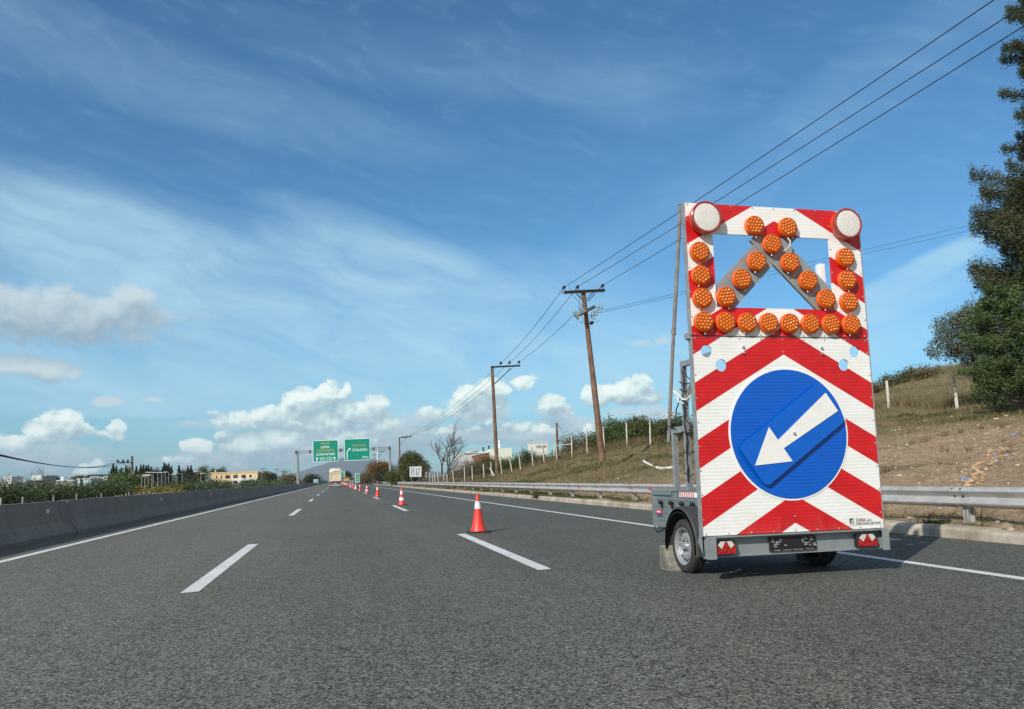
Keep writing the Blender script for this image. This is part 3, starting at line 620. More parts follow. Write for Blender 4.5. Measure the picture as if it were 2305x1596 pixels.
def wheel(x0,x1,yc,out):
    r=.278; w=x1-x0; cx=(x0+x1)/2; h=w/2
    tw=MB(); tw.lathe([(.195,-h*.8),(.21,-h*.95),(.245,-h),(.268,-h*.85),(r,-h*.6),(r,h*.6),(.268,h*.85),(.245,h),(.21,h*.95),(.195,h*.8),(.19,0),(.195,-h*.8)],(cx,yc,r),'x',56,0,False)
    b=tw
    for i in range(48):
        a=2*PI*i/48
        for s in (-1,1):
            c1=Vector((cx+s*h*.45,yc+(r+.001)*math.cos(a),r+(r+.001)*math.sin(a)))
            bm=bmesh.new(); bmesh.ops.create_cube(bm,size=1)
            Mx=Matrix.Translation(c1)@Matrix.Rotation(a,4,'X')@Matrix.Diagonal((h*.42,.008,.025,1))
            bm.transform(Mx); b.bm(bm)
    W_=tw.build('wheel',TYREM,t,True)
    s=out; xo=cx+s*h*.78
    rim=MB(); rim.lathe([(.2,s*0),(.197,s*.012),(.182,s*.004),(.178,-s*.03),(.168,-s*.045),(.13,-s*.022),(.085,-s*.02),(.06,-s*.035),(.04,-s*.035),(.036,s*.005),(.0,s*.006)],(xo,yc,r),'x',48,0,False)
    R_=rim.build('rim',RIMM,W_,True)
    b=MB()
    for i in range(16):
        a=2*PI*i/16; b.lathe([(.0,0),(.0175,0),(.0175,s*.003)],(xo-s*.030,yc+.148*math.cos(a),r+.148*math.sin(a)),'x',10)
    for i in range(4):
        a=2*PI*(i+.5)/4; b.lathe([(.0,0),(.0085,0),(.0085,s*.012)],(xo-s*.032,yc+.07*math.cos(a),r+.07*math.sin(a)),'x',8)
    b.build('rim_holes',BLK,R_)
wheel(3.60,3.765,7.76,-1); wheel(5.145,5.31,7.76,1)
def mudguard(x0,x1):
    b=MB(); pr=[]; yc,zc=7.76,.29
    for i in range(15):
        a=math.radians(-12+204*i/14); ry=.375 ; rz=.375
        q=(yc-ry*math.cos(a)*1.02,zc+rz*math.sin(a)*1.04); pr.append(q)
    n=len(pr); vs=[]
    lips=[(x0,-.035),(x0,0),(x0+.02,.018),(x1,.018),(x1,.0)]
    for (y,z) in pr:
        d=Vector((y-yc,z-zc)).normalized()
        for x,o in lips: vs.append((x,y+d.x*o,z+d.y*o))
    m_=len(lips); b.add(vs,[(i*m_+j,i*m_+j+1,(i+1)*m_+j+1,(i+1)*m_+j) for i in range(n-1) for j in range(m_-1)])
    vs2=[(x,y-d_*0,z) for (x,y,z) in [(v[0],v[1],v[2]-.006) for v in vs] for d_ in (0,)]
    b.add(vs2,[(i*m_+j,(i+1)*m_+j,(i+1)*m_+j+1,i*m_+j+1) for i in range(n-1) for j in range(m_-1)])
    return b.build('mudguard',RUB,t,True)
mudguard(3.575,3.785); mudguard(5.125,5.335)
mk=MB().bbox(3.565,3.60,7.16,7.24,.44,.56,.008).build('side_marker',BLK,t); MB().box(3.558,3.564,7.17,7.23,.455,.545).build('red_lens',REDL,mk)
MB().box(3.62,3.75,8.16,8.17,.16,.34).build('mudguard_stay',GALV,t)
# masts
b=MB()
for xm in (3.98,4.9):
    b.box(xm-.028,xm+.028,8.60,8.66,.44,1.60); b.box(xm-.028,xm+.028,8.26,8.32,.44,2.36); b.box(xm-.03,xm+.03,8.32,8.60,1.53,1.60)
    b.box(xm-.032,xm+.032,6.99,8.25,2.29,2.35); b.box(xm-.03,xm+.03,6.99,7.05,.44,2.29)
    b.tube([(xm,8.27,1.86),(xm,7.90,2.30)],.032,4)
b.box(4.015,4.865,8.26,8.31,1.2,1.25)
b.build('mast_frame',GALV,t)
rr=random.Random(9)
def cable(p,q,sag,r=.009,n=10,wob=.03):
    pts=[]
    for i in range(n+1):
        s=i/n; P=Vector(p).lerp(Vector(q),s); P.z-=sag*4*s*(1-s); P+=Vector((rr.uniform(-wob,wob),rr.uniform(-wob,wob),rr.uniform(-wob,wob)))*(1 if 0<i<n else 0); pts.append(P)
    return pts
b=MB()
b.tube(cable((3.94,8.62,1.60),(3.97,7.05,2.25),.35),.010,5); b.tube(cable((3.935,8.24,2.25),(3.935,8.24,.95),0,wob=.012,n=16),.008,5); b.tube(cable((3.94,8.25,1.7),(3.97,7.1,2.05),.35),.008,5)
b.tube(cable((3.93,8.7,1.58),(3.93,8.28,1.95),.05),.008,5); b.tube(cable((3.97,8.2,1.55),(3.97,7.1,1.7),.2),.007,5); b.tube(cable((3.95,8.25,2.3),(3.97,7.1,1.5),.1),.007,5)
for i in range(3): z=1.05+i*.24+rr.uniform(-.03,.03); b.tube([(3.935,8.24,z),(3.94,8.33,z+.03),(4.03,8.33,z+.02),(4.03,8.24,z),(3.935,8.24,z)],.004,5)
for i in range(2): z=2.0+i*.09; b.tube([(3.935,8.24,z),(3.94,8.33,z+.03),(4.03,8.33,z+.02),(4.03,8.24,z),(3.935,8.24,z)],.006,5)
b.build('cables',BLK,t)
TAPE=mat('barrier_tape',(.70,.68,.64),.5,0,.1,12)
def ribbon(pts,w,tw=2.5):
    b=MB(); vs=[];n=len(pts)
    for i,p in enumerate(pts):
        a=tw*i/n*PI; d=Vector((.15*math.sin(a),.1,math.cos(a))).normalized()*w/2; vs+= [Vector(p)-d,Vector(p)+d]
    b.add(vs,[(2*i,2*i+1,2*i+3,2*i+2) for i in range(n-1)],0)
    b.mi=[1 if i==7 else 0 for i in range(len(b.f))]; return b
tp=ribbon([(3.95+.01*math.sin(i),8.66+i*.075,1.13+.10*(i/12)-.05*math.sin(i/12*PI)) for i in range(13)],.028,2.6).build('barrier_tape',[TAPE,REDR]); tag(tp,'short strip of red and white tape fluttering from the front mast of the trailer','tape')
b=MB(); b.tube([(3.90,8.42,2.02),(3.92,8.30,1.95),(3.92,8.22,1.90),(3.93,8.14,1.89),(3.95,8.06,1.93)],.012,6); b.tube([(3.91,8.36,2.06),(3.92,8.38,1.96),(3.92,8.32,1.88),(3.92,8.2,1.85)],.009,6)
tag(b.build('plastic_wrap',TAPE),'white plastic strip knotted round the rear mast of the trailer','plastic strip')
# wheel chocks
CH=mat('chock_steel',(.29,.275,.235),.6,.1,.3,12,.05,60,col2=(.17,.16,.135)); CHD=mat('chock_groove',(.10,.10,.09),.7,0,.2,9)
def chock(x0,label):
    poly=[(8.19,0),(8.20,.25),(8.16,.26),(8.10,.20),(8.05,.12),(7.98,.055),(7.90,.012),(7.90,0)]
    b=MB(); b.prism(poly,x0,x0+.008,plane='yz'); b.prism(poly,x0+.152,x0+.16,plane='yz')
    for i in range(len(poly)-1):
        (ya,za),(yb,zb)=poly[i],poly[i+1]; b.add([(x0,ya,za),(x0+.16,ya,za),(x0+.16,yb,zb),(x0,yb,zb)],[(0,1,2,3)])
    for i in range(6): y=7.965+i*.036; b.box(x0-.004,x0,y,y+.013,.012,min(.22,.02+i*.040),1)
    o=b.build('wheel_chock',[CH,CHD],None,False,(x0+.08,8.1,0)); tag(o,label,'wheel chock','chocks at the trailer wheels')
chock(3.53,'rusty steel wheel chock at the left wheel of the warning trailer'); chock(5.22,'steel wheel chock in shadow at the right wheel of the warning trailer')
# pebbles / leaf litter seen under the trailer
b=MB()
for x,y,r in ((4.08,7.33,.03),(4.16,7.36,.045),(4.21,7.34,.02),(3.9,8.3,.03),(3.95,7.95,.02)): b.add([(x-r,y,.006),(x,y-r*.6,.008),(x+r*1.4,y+r*.2,.006),(x+r*.4,y+r*.7,.012)],[(0,1,2,3)])
tag(b.build('leaf_litter',mat('dry_leaf',(.4,.38,.32),.8)),None,None,kind='stuff')
# ------------------------------------------------------------------ cones
def cone_proto(kind,wh=(.80,.045,.03)):
    o=thing('traffic_cone','x','traffic cone',(0,0,0),'traffic cones along the lane line')
    b=MB(); b.flat([rrect(-.2,-.2,.2,.2,.05)],0,.03,mp=lambda x,y,z:(x,y,z+.015)); b.build('base',CONEB,o)
    def rad(z): # slightly flared profile
        t_=(z-.03)/.70; return .026+ .112*(1-t_)**1.12 + .018*max(0,1-t_*6)
    bands={'one':[(.46,.60)],'two':[(.20,.33),(.46,.59)],'three':[(.12,.22),(.30,.42),(.5,.6)],'white':[(.10,.62)]}[kind]
    zs=sorted(set([.03,.05,.08,.12,.16,.25,.35,.45,.55,.65,.715,.72,.735,.738]))
    b=MB(); b.lathe([(rad(z) if z<.72 else (.024 if z<.737 else .018),z) for z in zs],(0,0,0),'z',28)
    b.lathe([(.033,.715),(.033,.725)],(0,0,0),'z',28); b.build('cone_body',CONER,o,True)
    for z0,z1 in bands:
        b=MB(); b.lathe([(rad(z0+ (z1-z0)*k/4)+.0025,z0+(z1-z0)*k/4) for k in range(5)],(0,0,0),'z',28); b.build('white_band',CONEW,o,True)
    return o
protos={}
def cone(kind,x,y,label,sc=1,rz=0):
    if kind not in protos: protos[kind]=cone_proto(kind); o=protos[kind]
    else:
        o=protos[kind].copy(); C.objects.link(o)
        for ch in protos[kind].children: c=ch.copy(); C.objects.link(c); c.parent=o
    o.location=(x,y,.002); o.rotation_euler=(random.uniform(-.01,.01),random.uniform(-.01,.01),rz); o['label']=label; return o
ORD=['first','second','third','fourth','fifth','sixth','seventh','eighth','ninth','tenth','eleventh','twelfth','thirteenth','fourteenth','fifteenth','sixteenth','seventeenth','eighteenth','nineteenth','twentieth','twenty-first','twenty-second','twenty-third','twenty-fourth']
kinds=['one','two','one','two','one','white','one','three','one','two']; cy=[15.0,32.58,49.8,64.0,81.0,93.3,108,122,138,152]; cxs=[2.70,2.65,2.53,2.40,2.34,2.20,2.2,2.15,2.15,2.1]
while len(cy)<22: cy.append(cy[-1]+15.5); cxs.append(2.2); kinds.append(['one','two','three'][len(cy)%3])
desc={'one':'red traffic cone with one white band','two':'red traffic cone with two white bands','three':'red traffic cone with three white bands','white':'mostly white traffic cone'}
for i,(k,x,y) in enumerate(zip(kinds,cxs,cy)):
    cone(k,x,y,('nearest '+desc[k]+' standing beside a lane dash') if i==0 else f'{desc[k]}, {ORD[i]} in the row counted from the near end',rz=random.uniform(0,.5) if i else .12)
# ------------------------------------------------------------------ overhead gantry and signs
t=thing('sign_gantry','galvanised overhead gantry spanning the carriageway with two green boards','gantry',(-6.3,135,0))
tilt=math.radians(1.55)
b=MB(); b.tube([(-6.25,135,0),(-6.45,135,6.2)],[.26,.22],8); b.box(-6.7,-5.9,134.6,135.4,0,.5); b.build('column',GALV,t)
b=MB(); b.tube([(9.15,135,0),(8.95,135,6.6)],[.26,.22],8); b.box(8.2,12.0,134.5,135.5,.1,.75); b.build('column',GALV,t)
b=MB()
def zb(x): return 6.10+(x+6.6)*.0262
for dy in (-.25,.25):
    for dz in (-.17,.17): b.tube([(-6.7,135+dy,zb(-6.7)+dz),(9.1,135+dy,zb(9.1)+dz)],.05,6)
for i in range(33):
    x=-6.6+i*.48; b.tube([(x,134.75,zb(x)-.17),(x+.24,134.75,zb(x)+.17)],.03,4); b.tube([(x+.24,134.75,zb(x)+.17),(x+.48,134.75,zb(x)-.17)],.03,4); b.tube([(x,134.75,zb(x)+.17),(x+.3,135.25,zb(x)+.17)],.03,4)
b.build('beam',GALV,t)
b=MB()
for x in (-6.65,-4.35,.75,6.3,9.0): b.box(x-.12,x+.12,134.7,135.3,zb(x)-.26,zb(x)+.26)
b.build('beam_flange',DARK,t)
b=MB()
for x in (-3.2,-.3,2,5): b.box(x-.06,x+.06,134.62,134.7,4.6,8.0)
b.build('sign_bracket',GALV,t)
def arrow_up(b,x,z,s,Y,mi,ang=0):
    p=[(0,.5),(.38,.05),(.2,.0),(.13,.1),(.13,-.5),(-.13,-.5),(-.13,.1),(-.2,.0),(-.38,.05)]
    ca_,sa_=math.cos(ang),math.sin(ang); b.flat([[(x+s*(u*ca_-v*sa_),z+s*(u*sa_+v*ca_)) for u,v in p]],Y,.02,mi)
def board(name,label,x0,z0,x1,z1,Y,rot=0.,r=.22,th=.06,bw=.09):
    o=thing(name,label,'road sign',((x0+x1)/2,Y,z0))
    MB().flat([rrect(x0,z0,x1,z1,r)],Y,th).build('border',SIGNW,o); MB().flat([rrect(x0+bw,z0+bw,x1-bw,z1-bw,r*.7)],Y-.012,.012).build('panel',GREEN,o)
    o.rotation_euler=(0,-rot,0); return o
Y=134.45
s=board('motorway_sign','green board with LAMIA and SCHIMATARI over two upward arrows, left on the gantry',-3.86,4.38,.36,8.04,Y,.022)
b=MB(); TY=Y-.02
def ZY(f): return 4.38+f*3.66
def XX(f): return -3.86+f*4.22
b.text('ΛΑΜΙΑ',(XX(.31),ZY(.80),XX(.67),ZY(.905)),TY,.01,1,off=.012); b.text('LAMIA',(XX(.31),ZY(.625),XX(.66),ZY(.735)),TY,.01,0,off=.008)
b.text('ΣΧΗΜΑΤΑΡΙ',(XX(.16),ZY(.455),XX(.82),ZY(.575)),TY,.01,1,off=.012); b.text('SCHIMATARI',(XX(.13),ZY(.29),XX(.86),ZY(.40)),TY,.01,0,off=.008)
arrow_up(b,XX(.16),ZY(.145),.62,TY,0); arrow_up(b,XX(.84),ZY(.145),.62,TY,0)
def fr(x0,z0,x1,z1,w): b.flat([rrect(x0,z0,x1,z1,.08),rrect(x0+w,z0+w,x1-w,z1-w,.05)],TY,.01,0)
fr(XX(.27),ZY(.07),XX(.47),ZY(.21),.05); b.text('E75',(XX(.30),ZY(.10),XX(.44),ZY(.18)),TY,.01,0); fr(XX(.53),ZY(.07),XX(.74),ZY(.21),.07); b.text('1',(XX(.625),ZY(.10),XX(.645),ZY(.18)),TY,.01,0)
b.build('lettering',[SIGNW,SIGNY],s)
s=board('exit_sign','green exit board reading CHALKIDA 500m with a bent arrow, right on the gantry',1.34,4.5,5.70,8.22,Y,.022)
b=MB()
def XX(f): return 1.34+f*4.36
def ZY(f): return 4.5+f*3.72
b.text('ΧΑΛΚΙΔΑ',(XX(.30),ZY(.635),XX(.83),ZY(.735)),TY,.01,1,off=.012); b.text('CHALKIDA',(XX(.30),ZY(.42),XX(.90),ZY(.54)),TY,.01,0,off=.008); b.text('500m',(XX(.68),ZY(.09),XX(.93),ZY(.18)),TY,.01,0,off=.008)
w=.07; b.flat([[(XX(.11)-w,ZY(.06)),(XX(.11)+w,ZY(.06)),(XX(.11)+w,ZY(.42)),(XX(.2)+w*.7,ZY(.53)-w*.7),(XX(.2)-w*.7,ZY(.53)+w*.7),(XX(.11)-w,ZY(.44))]],TY,.02,0)
x,z=XX(.245),ZY(.58); b.flat([[(x,z),(x-.42,z-.06),(x-.28,z-.16),(x-.20,z-.26),(x-.08,z-.42)]],TY-.002,.02,0)
b.build('lettering',[SIGNW,SIGNY],s)
# far signs
s=board('small_exit_sign','small green sign half hidden behind the right side of the tipper truck',*(at(765.5,1073.3,205)[[0,2]]),*(at(776.5,1060,205)[[0,2]]),205,.02,.1)
o=at(772,1067,205); b=MB(); arrow_up(b,o[0]+.2,o[2]+.2,.55,204.9,0,-.7); b.box(o[0]+.25,o[0]+.5,204.95,204.97,o[2]-.5,o[2]-.35); b.build('symbol',SIGNW,s); MB().tube([(o[0],205.1,0),(o[0],205.1,o[2])],.08,6).build('post',GALV,s)
p0=at(799.5,1086,180);p1=at(809,1065.3,180)
s=board('tall_direction_sign','tall narrow green direction sign with white lettering behind the white van',p0[0],p0[2],p1[0],p1[2],180,.02,.08)
b=MB(); 
for i,tx in enumerate(['ΧΑΛΚΙΔΑ','CHALKIDA','ΘΗΒΑ','THIVA','1000m']): z=p1[2]-.45-i*.36; b.text(tx,(p0[0]+.17,z,p1[0]-.17,z+.2),179.97,.01)
b.build('lettering',SIGNW,s); MB().tube([((p0[0]+p1[0])/2,180.1,0),((p0[0]+p1[0])/2,180.1,p0[2])],.07,6).build('post',GALV,s)
p0=at(705.6,1086.5,240);p1=at(716,1078.8,240)
s=board('opposite_side_sign','small wide green sign beyond the barrier, right of the left gantry column',p0[0],p0[2],p1[0],p1[2],240,.02,.05)
b=MB(); b.box(p0[0]+.2,p1[0]-.2,239.95,239.97,p0[2]+.6,p0[2]+.75); b.box(p0[0]+.2,p1[0]-.4,239.95,239.97,p0[2]+.25,p0[2]+.38); b.build('lettering',SIGNW,s)
MB().tube([(p0[0]+.2,240.1,-.1),(p0[0]+.2,240.1,p0[2])],.06,6).tube([(p1[0]-.2,240.1,-.1),(p1[0]-.2,240.1,p0[2])],.06,6).build('post',GALV,s)
# lane diversion board
p0=at(921.8,1073.8,110);p1=at(948.2,1049.6,110); t=thing('lane_diversion_sign','pale grey square sign with black lane arrows in front of the round green bush','road sign',((p0[0]+p1[0])/2,110,p0[2]))
LG=mat('pale_grey_board',(.62,.68,.72),.5,0,.05,3); MB().bbox(p0[0],p1[0],110,110.05,p0[2],p1[2],.02).build('panel',LG,t)
w=p1[0]-p0[0];h=p1[2]-p0[2]; b=MB()
for f in (.14,.35):
    x=p0[0]+f*w; b.box(x-.025,x+.025,109.97,109.99,p0[2]+.1*h,p0[2]+.8*h,0); arrow_up(b,x,p0[2]+.82*h,.22,109.98,0)
for f in (.56,.76):
    x=p0[0]+f*w; b.flat([[(x-.025,p0[2]+.12*h),(x+.025,p0[2]+.12*h),(x+.025,p0[2]+.6*h),(x+.12,p0[2]+.74*h),(x+.08,p0[2]+.78*h),(x-.025,p0[2]+.63*h)]],109.97,.02,0); arrow_up(b,x+.13,p0[2]+.78*h,.2,109.98,0,-.7)
for x in (p0[0]+.245*w,p0[0]+.62*w): 
    for z in (.25 if x>p0[0]+.4*w else .48,.4 if x>p0[0]+.4*w else .62): b.box(x-.12,x+.12,109.975,109.99,p0[2]+z*h,p0[2]+z*h+.05,1)
b.build('lane_arrows',[BLP,REDR],t)
MB().tube([(p0[0]+.3,110.1,0),(p0[0]+.3,110.1,p0[2])],.03,6).tube([(p1[0]-.3,110.1,0),(p1[0]-.3,110.1,p0[2])],.03,6).build('post',GALV,t)
# ------------------------------------------------------------------ tipper truck
t=thing('tipper_truck','beige tipper truck seen from behind in the middle lane','truck',(-.2,146,0))
BEI=mat('beige_paint',(.66,.60,.43),.5,0,.12,1.2); TARP=mat('cream_tarpaulin',(.72,.67,.50),.7,0,.1,2); RK=mat('red_truck_paint',(.28,.05,.06),.4,0,.1,2)
Y0=146.; x0,x1=-1.28,.92; xc=(x0+x1)/2
b=MB(); b.prism([(x0+.02,1.25),(x0,2.75),(x1,2.75),(x1-.02,1.25),(x1-.25,1.02),(x0+.25,1.02)],Y0,Y0+5.6); b.build('tipper_body',BEI,t)
b=MB(); b.flat([rrect(x0+.06,1.08,x1-.06,2.72,.28),rrect(x0+.30,1.25,x1-.30,2.45,.1)],Y0-.10,.10); b.box(x0+.30,x1-.30,Y0-.03,Y0-.002,1.25,2.45); b.build('tailgate',BEI,t)
b=MB(); vs=[];
for i in range(9):
    f=i/8; x=x0-.06+(x1-x0+.12)*f; zt=2.86+.14*math.sin(f*PI)+.05*f; vs+= [(x,Y0-.16,zt-.16+.03*math.sin(i*2.)),(x,Y0-.14,zt),(x,Y0+1.2,zt+.42*math.sin(f*PI)**.4),(x,Y0+5.6,zt+.35)]
b.add(vs,[(i*4+j,i*4+j+1,(i+1)*4+j+1,(i+1)*4+j) for i in range(8) for j in range(3)]); b.build('tarpaulin',TARP,t,True)
b=MB(); b.prism([(x0+.10,2.75),(x0+.22,3.50),(x1-.22,3.50),(x1-.10,2.75),(x1-.2,2.75),(x1-.30,3.40),(x0+.30,3.40),(x0+.2,2.75)],Y0+5.4,Y0+5.5); b.build('headboard_frame',WHT,t)
b=MB(); b.bbox(x0+.05,x1-.05,Y0+5.9,Y0+7.9,.7,3.3,.08); b.build('cab',WHT,t)
b=MB(); b.bbox(x0-.14,x0+.04,Y0+6.5,Y0+6.6,2.2,2.62,.03); b.build('mirror',BLK,t)
b=MB(); b.box(xc-.4,xc+.4,Y0,Y0+7,.55,1.0); b.box(x0+.05,x1-.05,Y0-.02,Y0+.1,.95,1.03); b.build('chassis',DARK,t)
b=MB(); b.bbox(x0+.02,x1-.02,Y0-.22,Y0-.05,.22,.42,.02); b.build('bumper',mat('pale_bumper',(.45,.45,.43),.5,.2,.1,3),t)
for s,xx in ((-1,x0+.30),(1,x1-.30)):
    h=MB().bbox(xx-.25,xx+.25,Y0-.1,Y0,.55,.86,.02).build('mudflap',RK,t); MB().box(xx-.2,xx+.2,Y0-.13,Y0-.102,.44,.54).build('tail_light',REDR,t)
    for dy in (.75,2.1,6.9):
        W_=MB().lathe([(.3,-.15),(.5,-.15),(.52,-.1),(.52,.1),(.5,.15),(.3,.15)],(xx,Y0+dy,.52),'x',20).build('wheel',TYREM,t,True)
MB().box(xc-.25,xc+.25,Y0-.12,Y0-.1,.62,.72).build('number_plate',WHT,t)
# yellow maintenance truck and white van far ahead
yt=thing('yellow_truck','small yellow maintenance truck with beacons, far ahead past the cones','truck',(3.6,330,0))
o=at(780.5,1088,330); X=o[0]; YEL=mat('yellow_paint',(.50,.36,.12),.45,0,.1,2)
b=MB(); b.bbox(X-1.05,X+1.05,330,334,.9,2.0,.1); b.build('body',YEL,yt); MB().bbox(X-.9,X+.9,331,333.6,2.0,2.6,.12).build('cab',YEL,yt)
MB().box(X-.75,X+.75,330.93,330.98,2.1,2.45).build('rear_window',BLK,yt)
for dx in (-.7,0,.7): MB().lathe([(.12,0),(.12,.2),(.05,.26)],(X+dx,332,2.6),'z',8).build('beacon',AMBH,yt)
for dx in (-.8,.8): MB().lathe([(.3,-.12),(.42,-.1),(.42,.1),(.3,.12)],(X+dx,330.8,.42),'x',14).build('wheel',TYREM,yt,True); MB().box(X+dx-.15,X+dx+.15,329.95,329.99,.7,.86).build('tail_light',REDR,yt)
vn=thing('white_van','white van standing on the right shoulder under the tall green sign','van',(9,330,0)); o=at(802.5,1090,330); X=o[0]; 
b=MB(); b.prism([(330,.35),(330,1.1),(330.7,1.25),(331.3,1.95),(335,1.95),(335,.35)],X-.85,X+.85,plane='yz'); b.build('body',WHT,vn)
b=MB(); b.add([(X-.72,330.72,1.27),(X+.72,330.72,1.27),(X+.66,331.22,1.88),(X-.66,331.22,1.88)],[(0,1,2,3)]); b.build('windscreen',BLK,vn)
for dx in (-.65,.65): MB().lathe([(.2,-.1),(.34,-.1),(.34,.1),(.2,.1)],(X+dx,331,.34),'x',14).build('wheel',TYREM,vn,True); MB().bbox(X+dx-.14,X+dx+.14,329.94,330.0,.75,.92,.02).build('headlight',CLRL,vn)
# ------------------------------------------------------------------ concrete-post fence on the right
t=thing('post_fence','long wire fence of leaning pale concrete posts along the top of the right bank','fence',(20,60,3))
plist=[(2155,925,2144,837,39),(2002,932,1995,857,46),(1640,975,1632,900,53),(1570,990,1562,925,56)]
B6=[(1890,590),(1635,625),(1383,650),(1190,712),(1020,697),(860,775),(722,828),(598,860),(460,903),(370,935),(255,952),(140,990),(50,995)]
T6=[(1882,305),(1622,340),(1365,385),(1182,418),(1015,470),(838,540),(692,590),(570,612),(430,670),(325,708),(222,743),(120,778),(38,797)]
D6=[57,60,63,66,68,70,72,74,76,78,80,83,86]
f6=lambda q:((1200+q[0]*.22553)*.9,(980+q[1]*.22553)*.9)
for p,q,d in zip(B6,T6,D6): plist.append((*f6(p),*f6(q),d))
tops=[]
def post(p,q,r=.055):
    d=(Vector(q)-Vector(p)); b=MB(); p=Vector(p); p.z-=.35
    b.tube([p,q],[r*1.42,r*1.25],4); b.build('post',POSTC,t); tops.append(Vector(q))
for xb,yb,xt,yt_,d in plist: post(at(xb,yb,d),at(xt,yt_,d),.054 if d>50 else .09)
rr=random.Random(21); y=88.8
for k in range(62):
    x=float(fl(y)[0])+rr.uniform(-.15,.15); z=gz(x,y); hh=rr.uniform(1.75,2.05)*(1.0 if rr.random()>.08 else .8)
    post((x,y,z),(x+rr.uniform(-.16,.06),y+rr.uniform(-.06,.06),z+hh),.052); y+=2.55 if y<150 else 3.2
p=at(*f6((180,970)),82.); q=at(*f6((112,845)),83.); b=MB(); b.tube([p,q],.09,4); b.build('leaning_brace',POSTC,t)
b=MB()
for fz in (.15,.45,.8):
    for i in range(len(tops)-1):
        a,c=tops[i],tops[i+1]; 
        if (a-c).length<12: b.tube([a-Vector((0,0,fz*1.6)),c-Vector((0,0,fz*1.6))],.006,3,cap=False)
b.build('wires',WIRE,t)
# white gate frame by the fence
g_=thing('gate_frame','white tubular gate frame leaning between fence posts left of the big wooden pole','gate',tuple(at(*f6((830,640)),71)))
pp=[at(*f6(q),71) for q in ((820,705),(820,600),(1010,578),(1010,690))]
MB().tube([pp[0],pp[1]],.04,6).tube([pp[1],pp[2]],.04,6).tube([pp[0],at(*f6((905,697)),71)],.035,6).build('frame',mat('white_tube',(.7,.7,.66),.5),g_)
# ------------------------------------------------------------------ left roadside posts
t=thing('delineator_fence','low row of pale stakes behind the median barrier, along the oleander hedge','fence',(-14.5,50,0))
Xd=-14.6
for px in [3,51,120,172,230,263,269,276,283,291,300,307,314,323,331,336,344,351,357,363,370,376,382,402,414,440,470,500,530]:
    r_=ray(px,1100); Yp=Xd/(r_[0]/r_[1]); top=atX(px,1095,Xd); zt=.62+ .1*math.sin(px)
    if px<260: zt=.75
    MB().tube([(Xd,Yp,-.1),(Xd+.04*math.sin(px*3),Yp,zt)],[.04,.032],4).build('post',POSTC,t)
# ------------------------------------------------------------------ poles and wires
def insul(b,p,dy=1):
    p=Vector(p); d=Vector((0,dy,.0)).normalized(); b.lathe([(.02,-.14),(.10,-.13),(.11,-.1),(.05,-.07),(.10,-.04),(.11,0),(.05,.03),(.10,.06),(.11,.1),(.02,.14)],p,'y',10)
p1b=at(1355,1022,50.); p1t=at(1312,655,50.)
t=thing('power_pole','big leaning brown wooden power pole with crossarm and tangled switchgear','power pole',tuple(p1b))
b=MB(); n=14; pts=[Vector(p1b-np.array([0,0,.5])).lerp(Vector(p1t),i/n) for i in range(n+1)]; b.tube(pts,[.235-.085*i/n+random.uniform(-.006,.006) for i in range(n+1)],12); b.build('mast',WOOD,t,True)
k8=(130/1729); f8=lambda x,y:((1400+x*k8)*.9,(700+y*k8)*.9)
def w8(x,y,dy=0): return Vector(at(*f8(x,y),50.+dy))
b=MB(); a=w8(130,425,-.25);c=w8(1480,355,-.25); b.tube([a,c],.10,4); b.build('crossarm',WOODG,t)
b=MB(); a2=a+Vector((0,-.09,.05)); c2=c+Vector((0,-.09,.05)); b.tube([a2,c2],.055,4); b.tube([w8(550,480,-.2),w8(775,670,-.15)],.035,4); b.tube([w8(1090,430,-.2),w8(880,650,-.15)],.03,4); b.build('brace',DARK,t)
b=MB(); I1=[]
for x,y in ((130,250),(580,235),(1410,190)):
    b=MB(); p=w8(x,y,-.2); insul(b,p); b.tube([p-Vector((.1,0,.05)),p-Vector((.1,0,.5))],.02,5); b.tube([p-Vector((-.06,0,.05)),p-Vector((-.06,0,.5))],.02,5); I1.append(p); b.build('insulator',INS,t)
b=MB(); b.lathe([(.02,-.14),(.13,-.1),(.13,.1),(.02,.14)],w8(1050,1430,-.1),'y',12)
b.build('insulator',INS,t)
b=MB(); b.tube([w8(620,1180,-.9),w8(1150,890,.9)],.11,4); b.build('lower_crossarm',WOODG,t)
b=MB()
for (x0_,y0_,x1_,y1_) in ((1170,900,1560,985),(1060,1060,1370,1090),(960,1180,1230,1185),(620,1180,400,1060),(760,1030,600,1090)):
    p,q=w8(x0_,y0_,.2),w8(x1_,y1_,.2); b.tube([p,q],.022,5)
    for f in (.3,.55): m_=p.lerp(q,f); b.tube([m_-Vector((.03,0,.22)),m_+Vector((.05,0,.22))],[.05,.03],6)
b.tube([w8(480,1160),w8(620,1310)],[.05,.10],7); b.tube([w8(560,1390),w8(560,1560)],.012,4); b.tube([w8(750,1240),w8(750,1420)],.02,4)
b.build('switchgear',mat('old_porcelain',(.17,.2,.16),.5,0,.4,9),t)
b=MB()
for l in ([(320,260),(420,500),(620,740),(760,900)],[(700,330),(650,620),(630,900),(690,1060)],[(1170,460),(1050,600),(920,720)],[(980,520),(1090,430),(1210,320)],[(620,1380),(720,1430),(850,1450)],[(1100,1410),(1250,1400),(1330,1320)],[(1040,1250),(1130,1320),(1210,1330)],[(460,1070),(470,1150),(540,1240)],[(1190,1190),(1190,1300)]):
    b.tube([w8(x,y,-.1) for x,y in l],.014,4)
b.build('jumper_wires',WIRE,t)
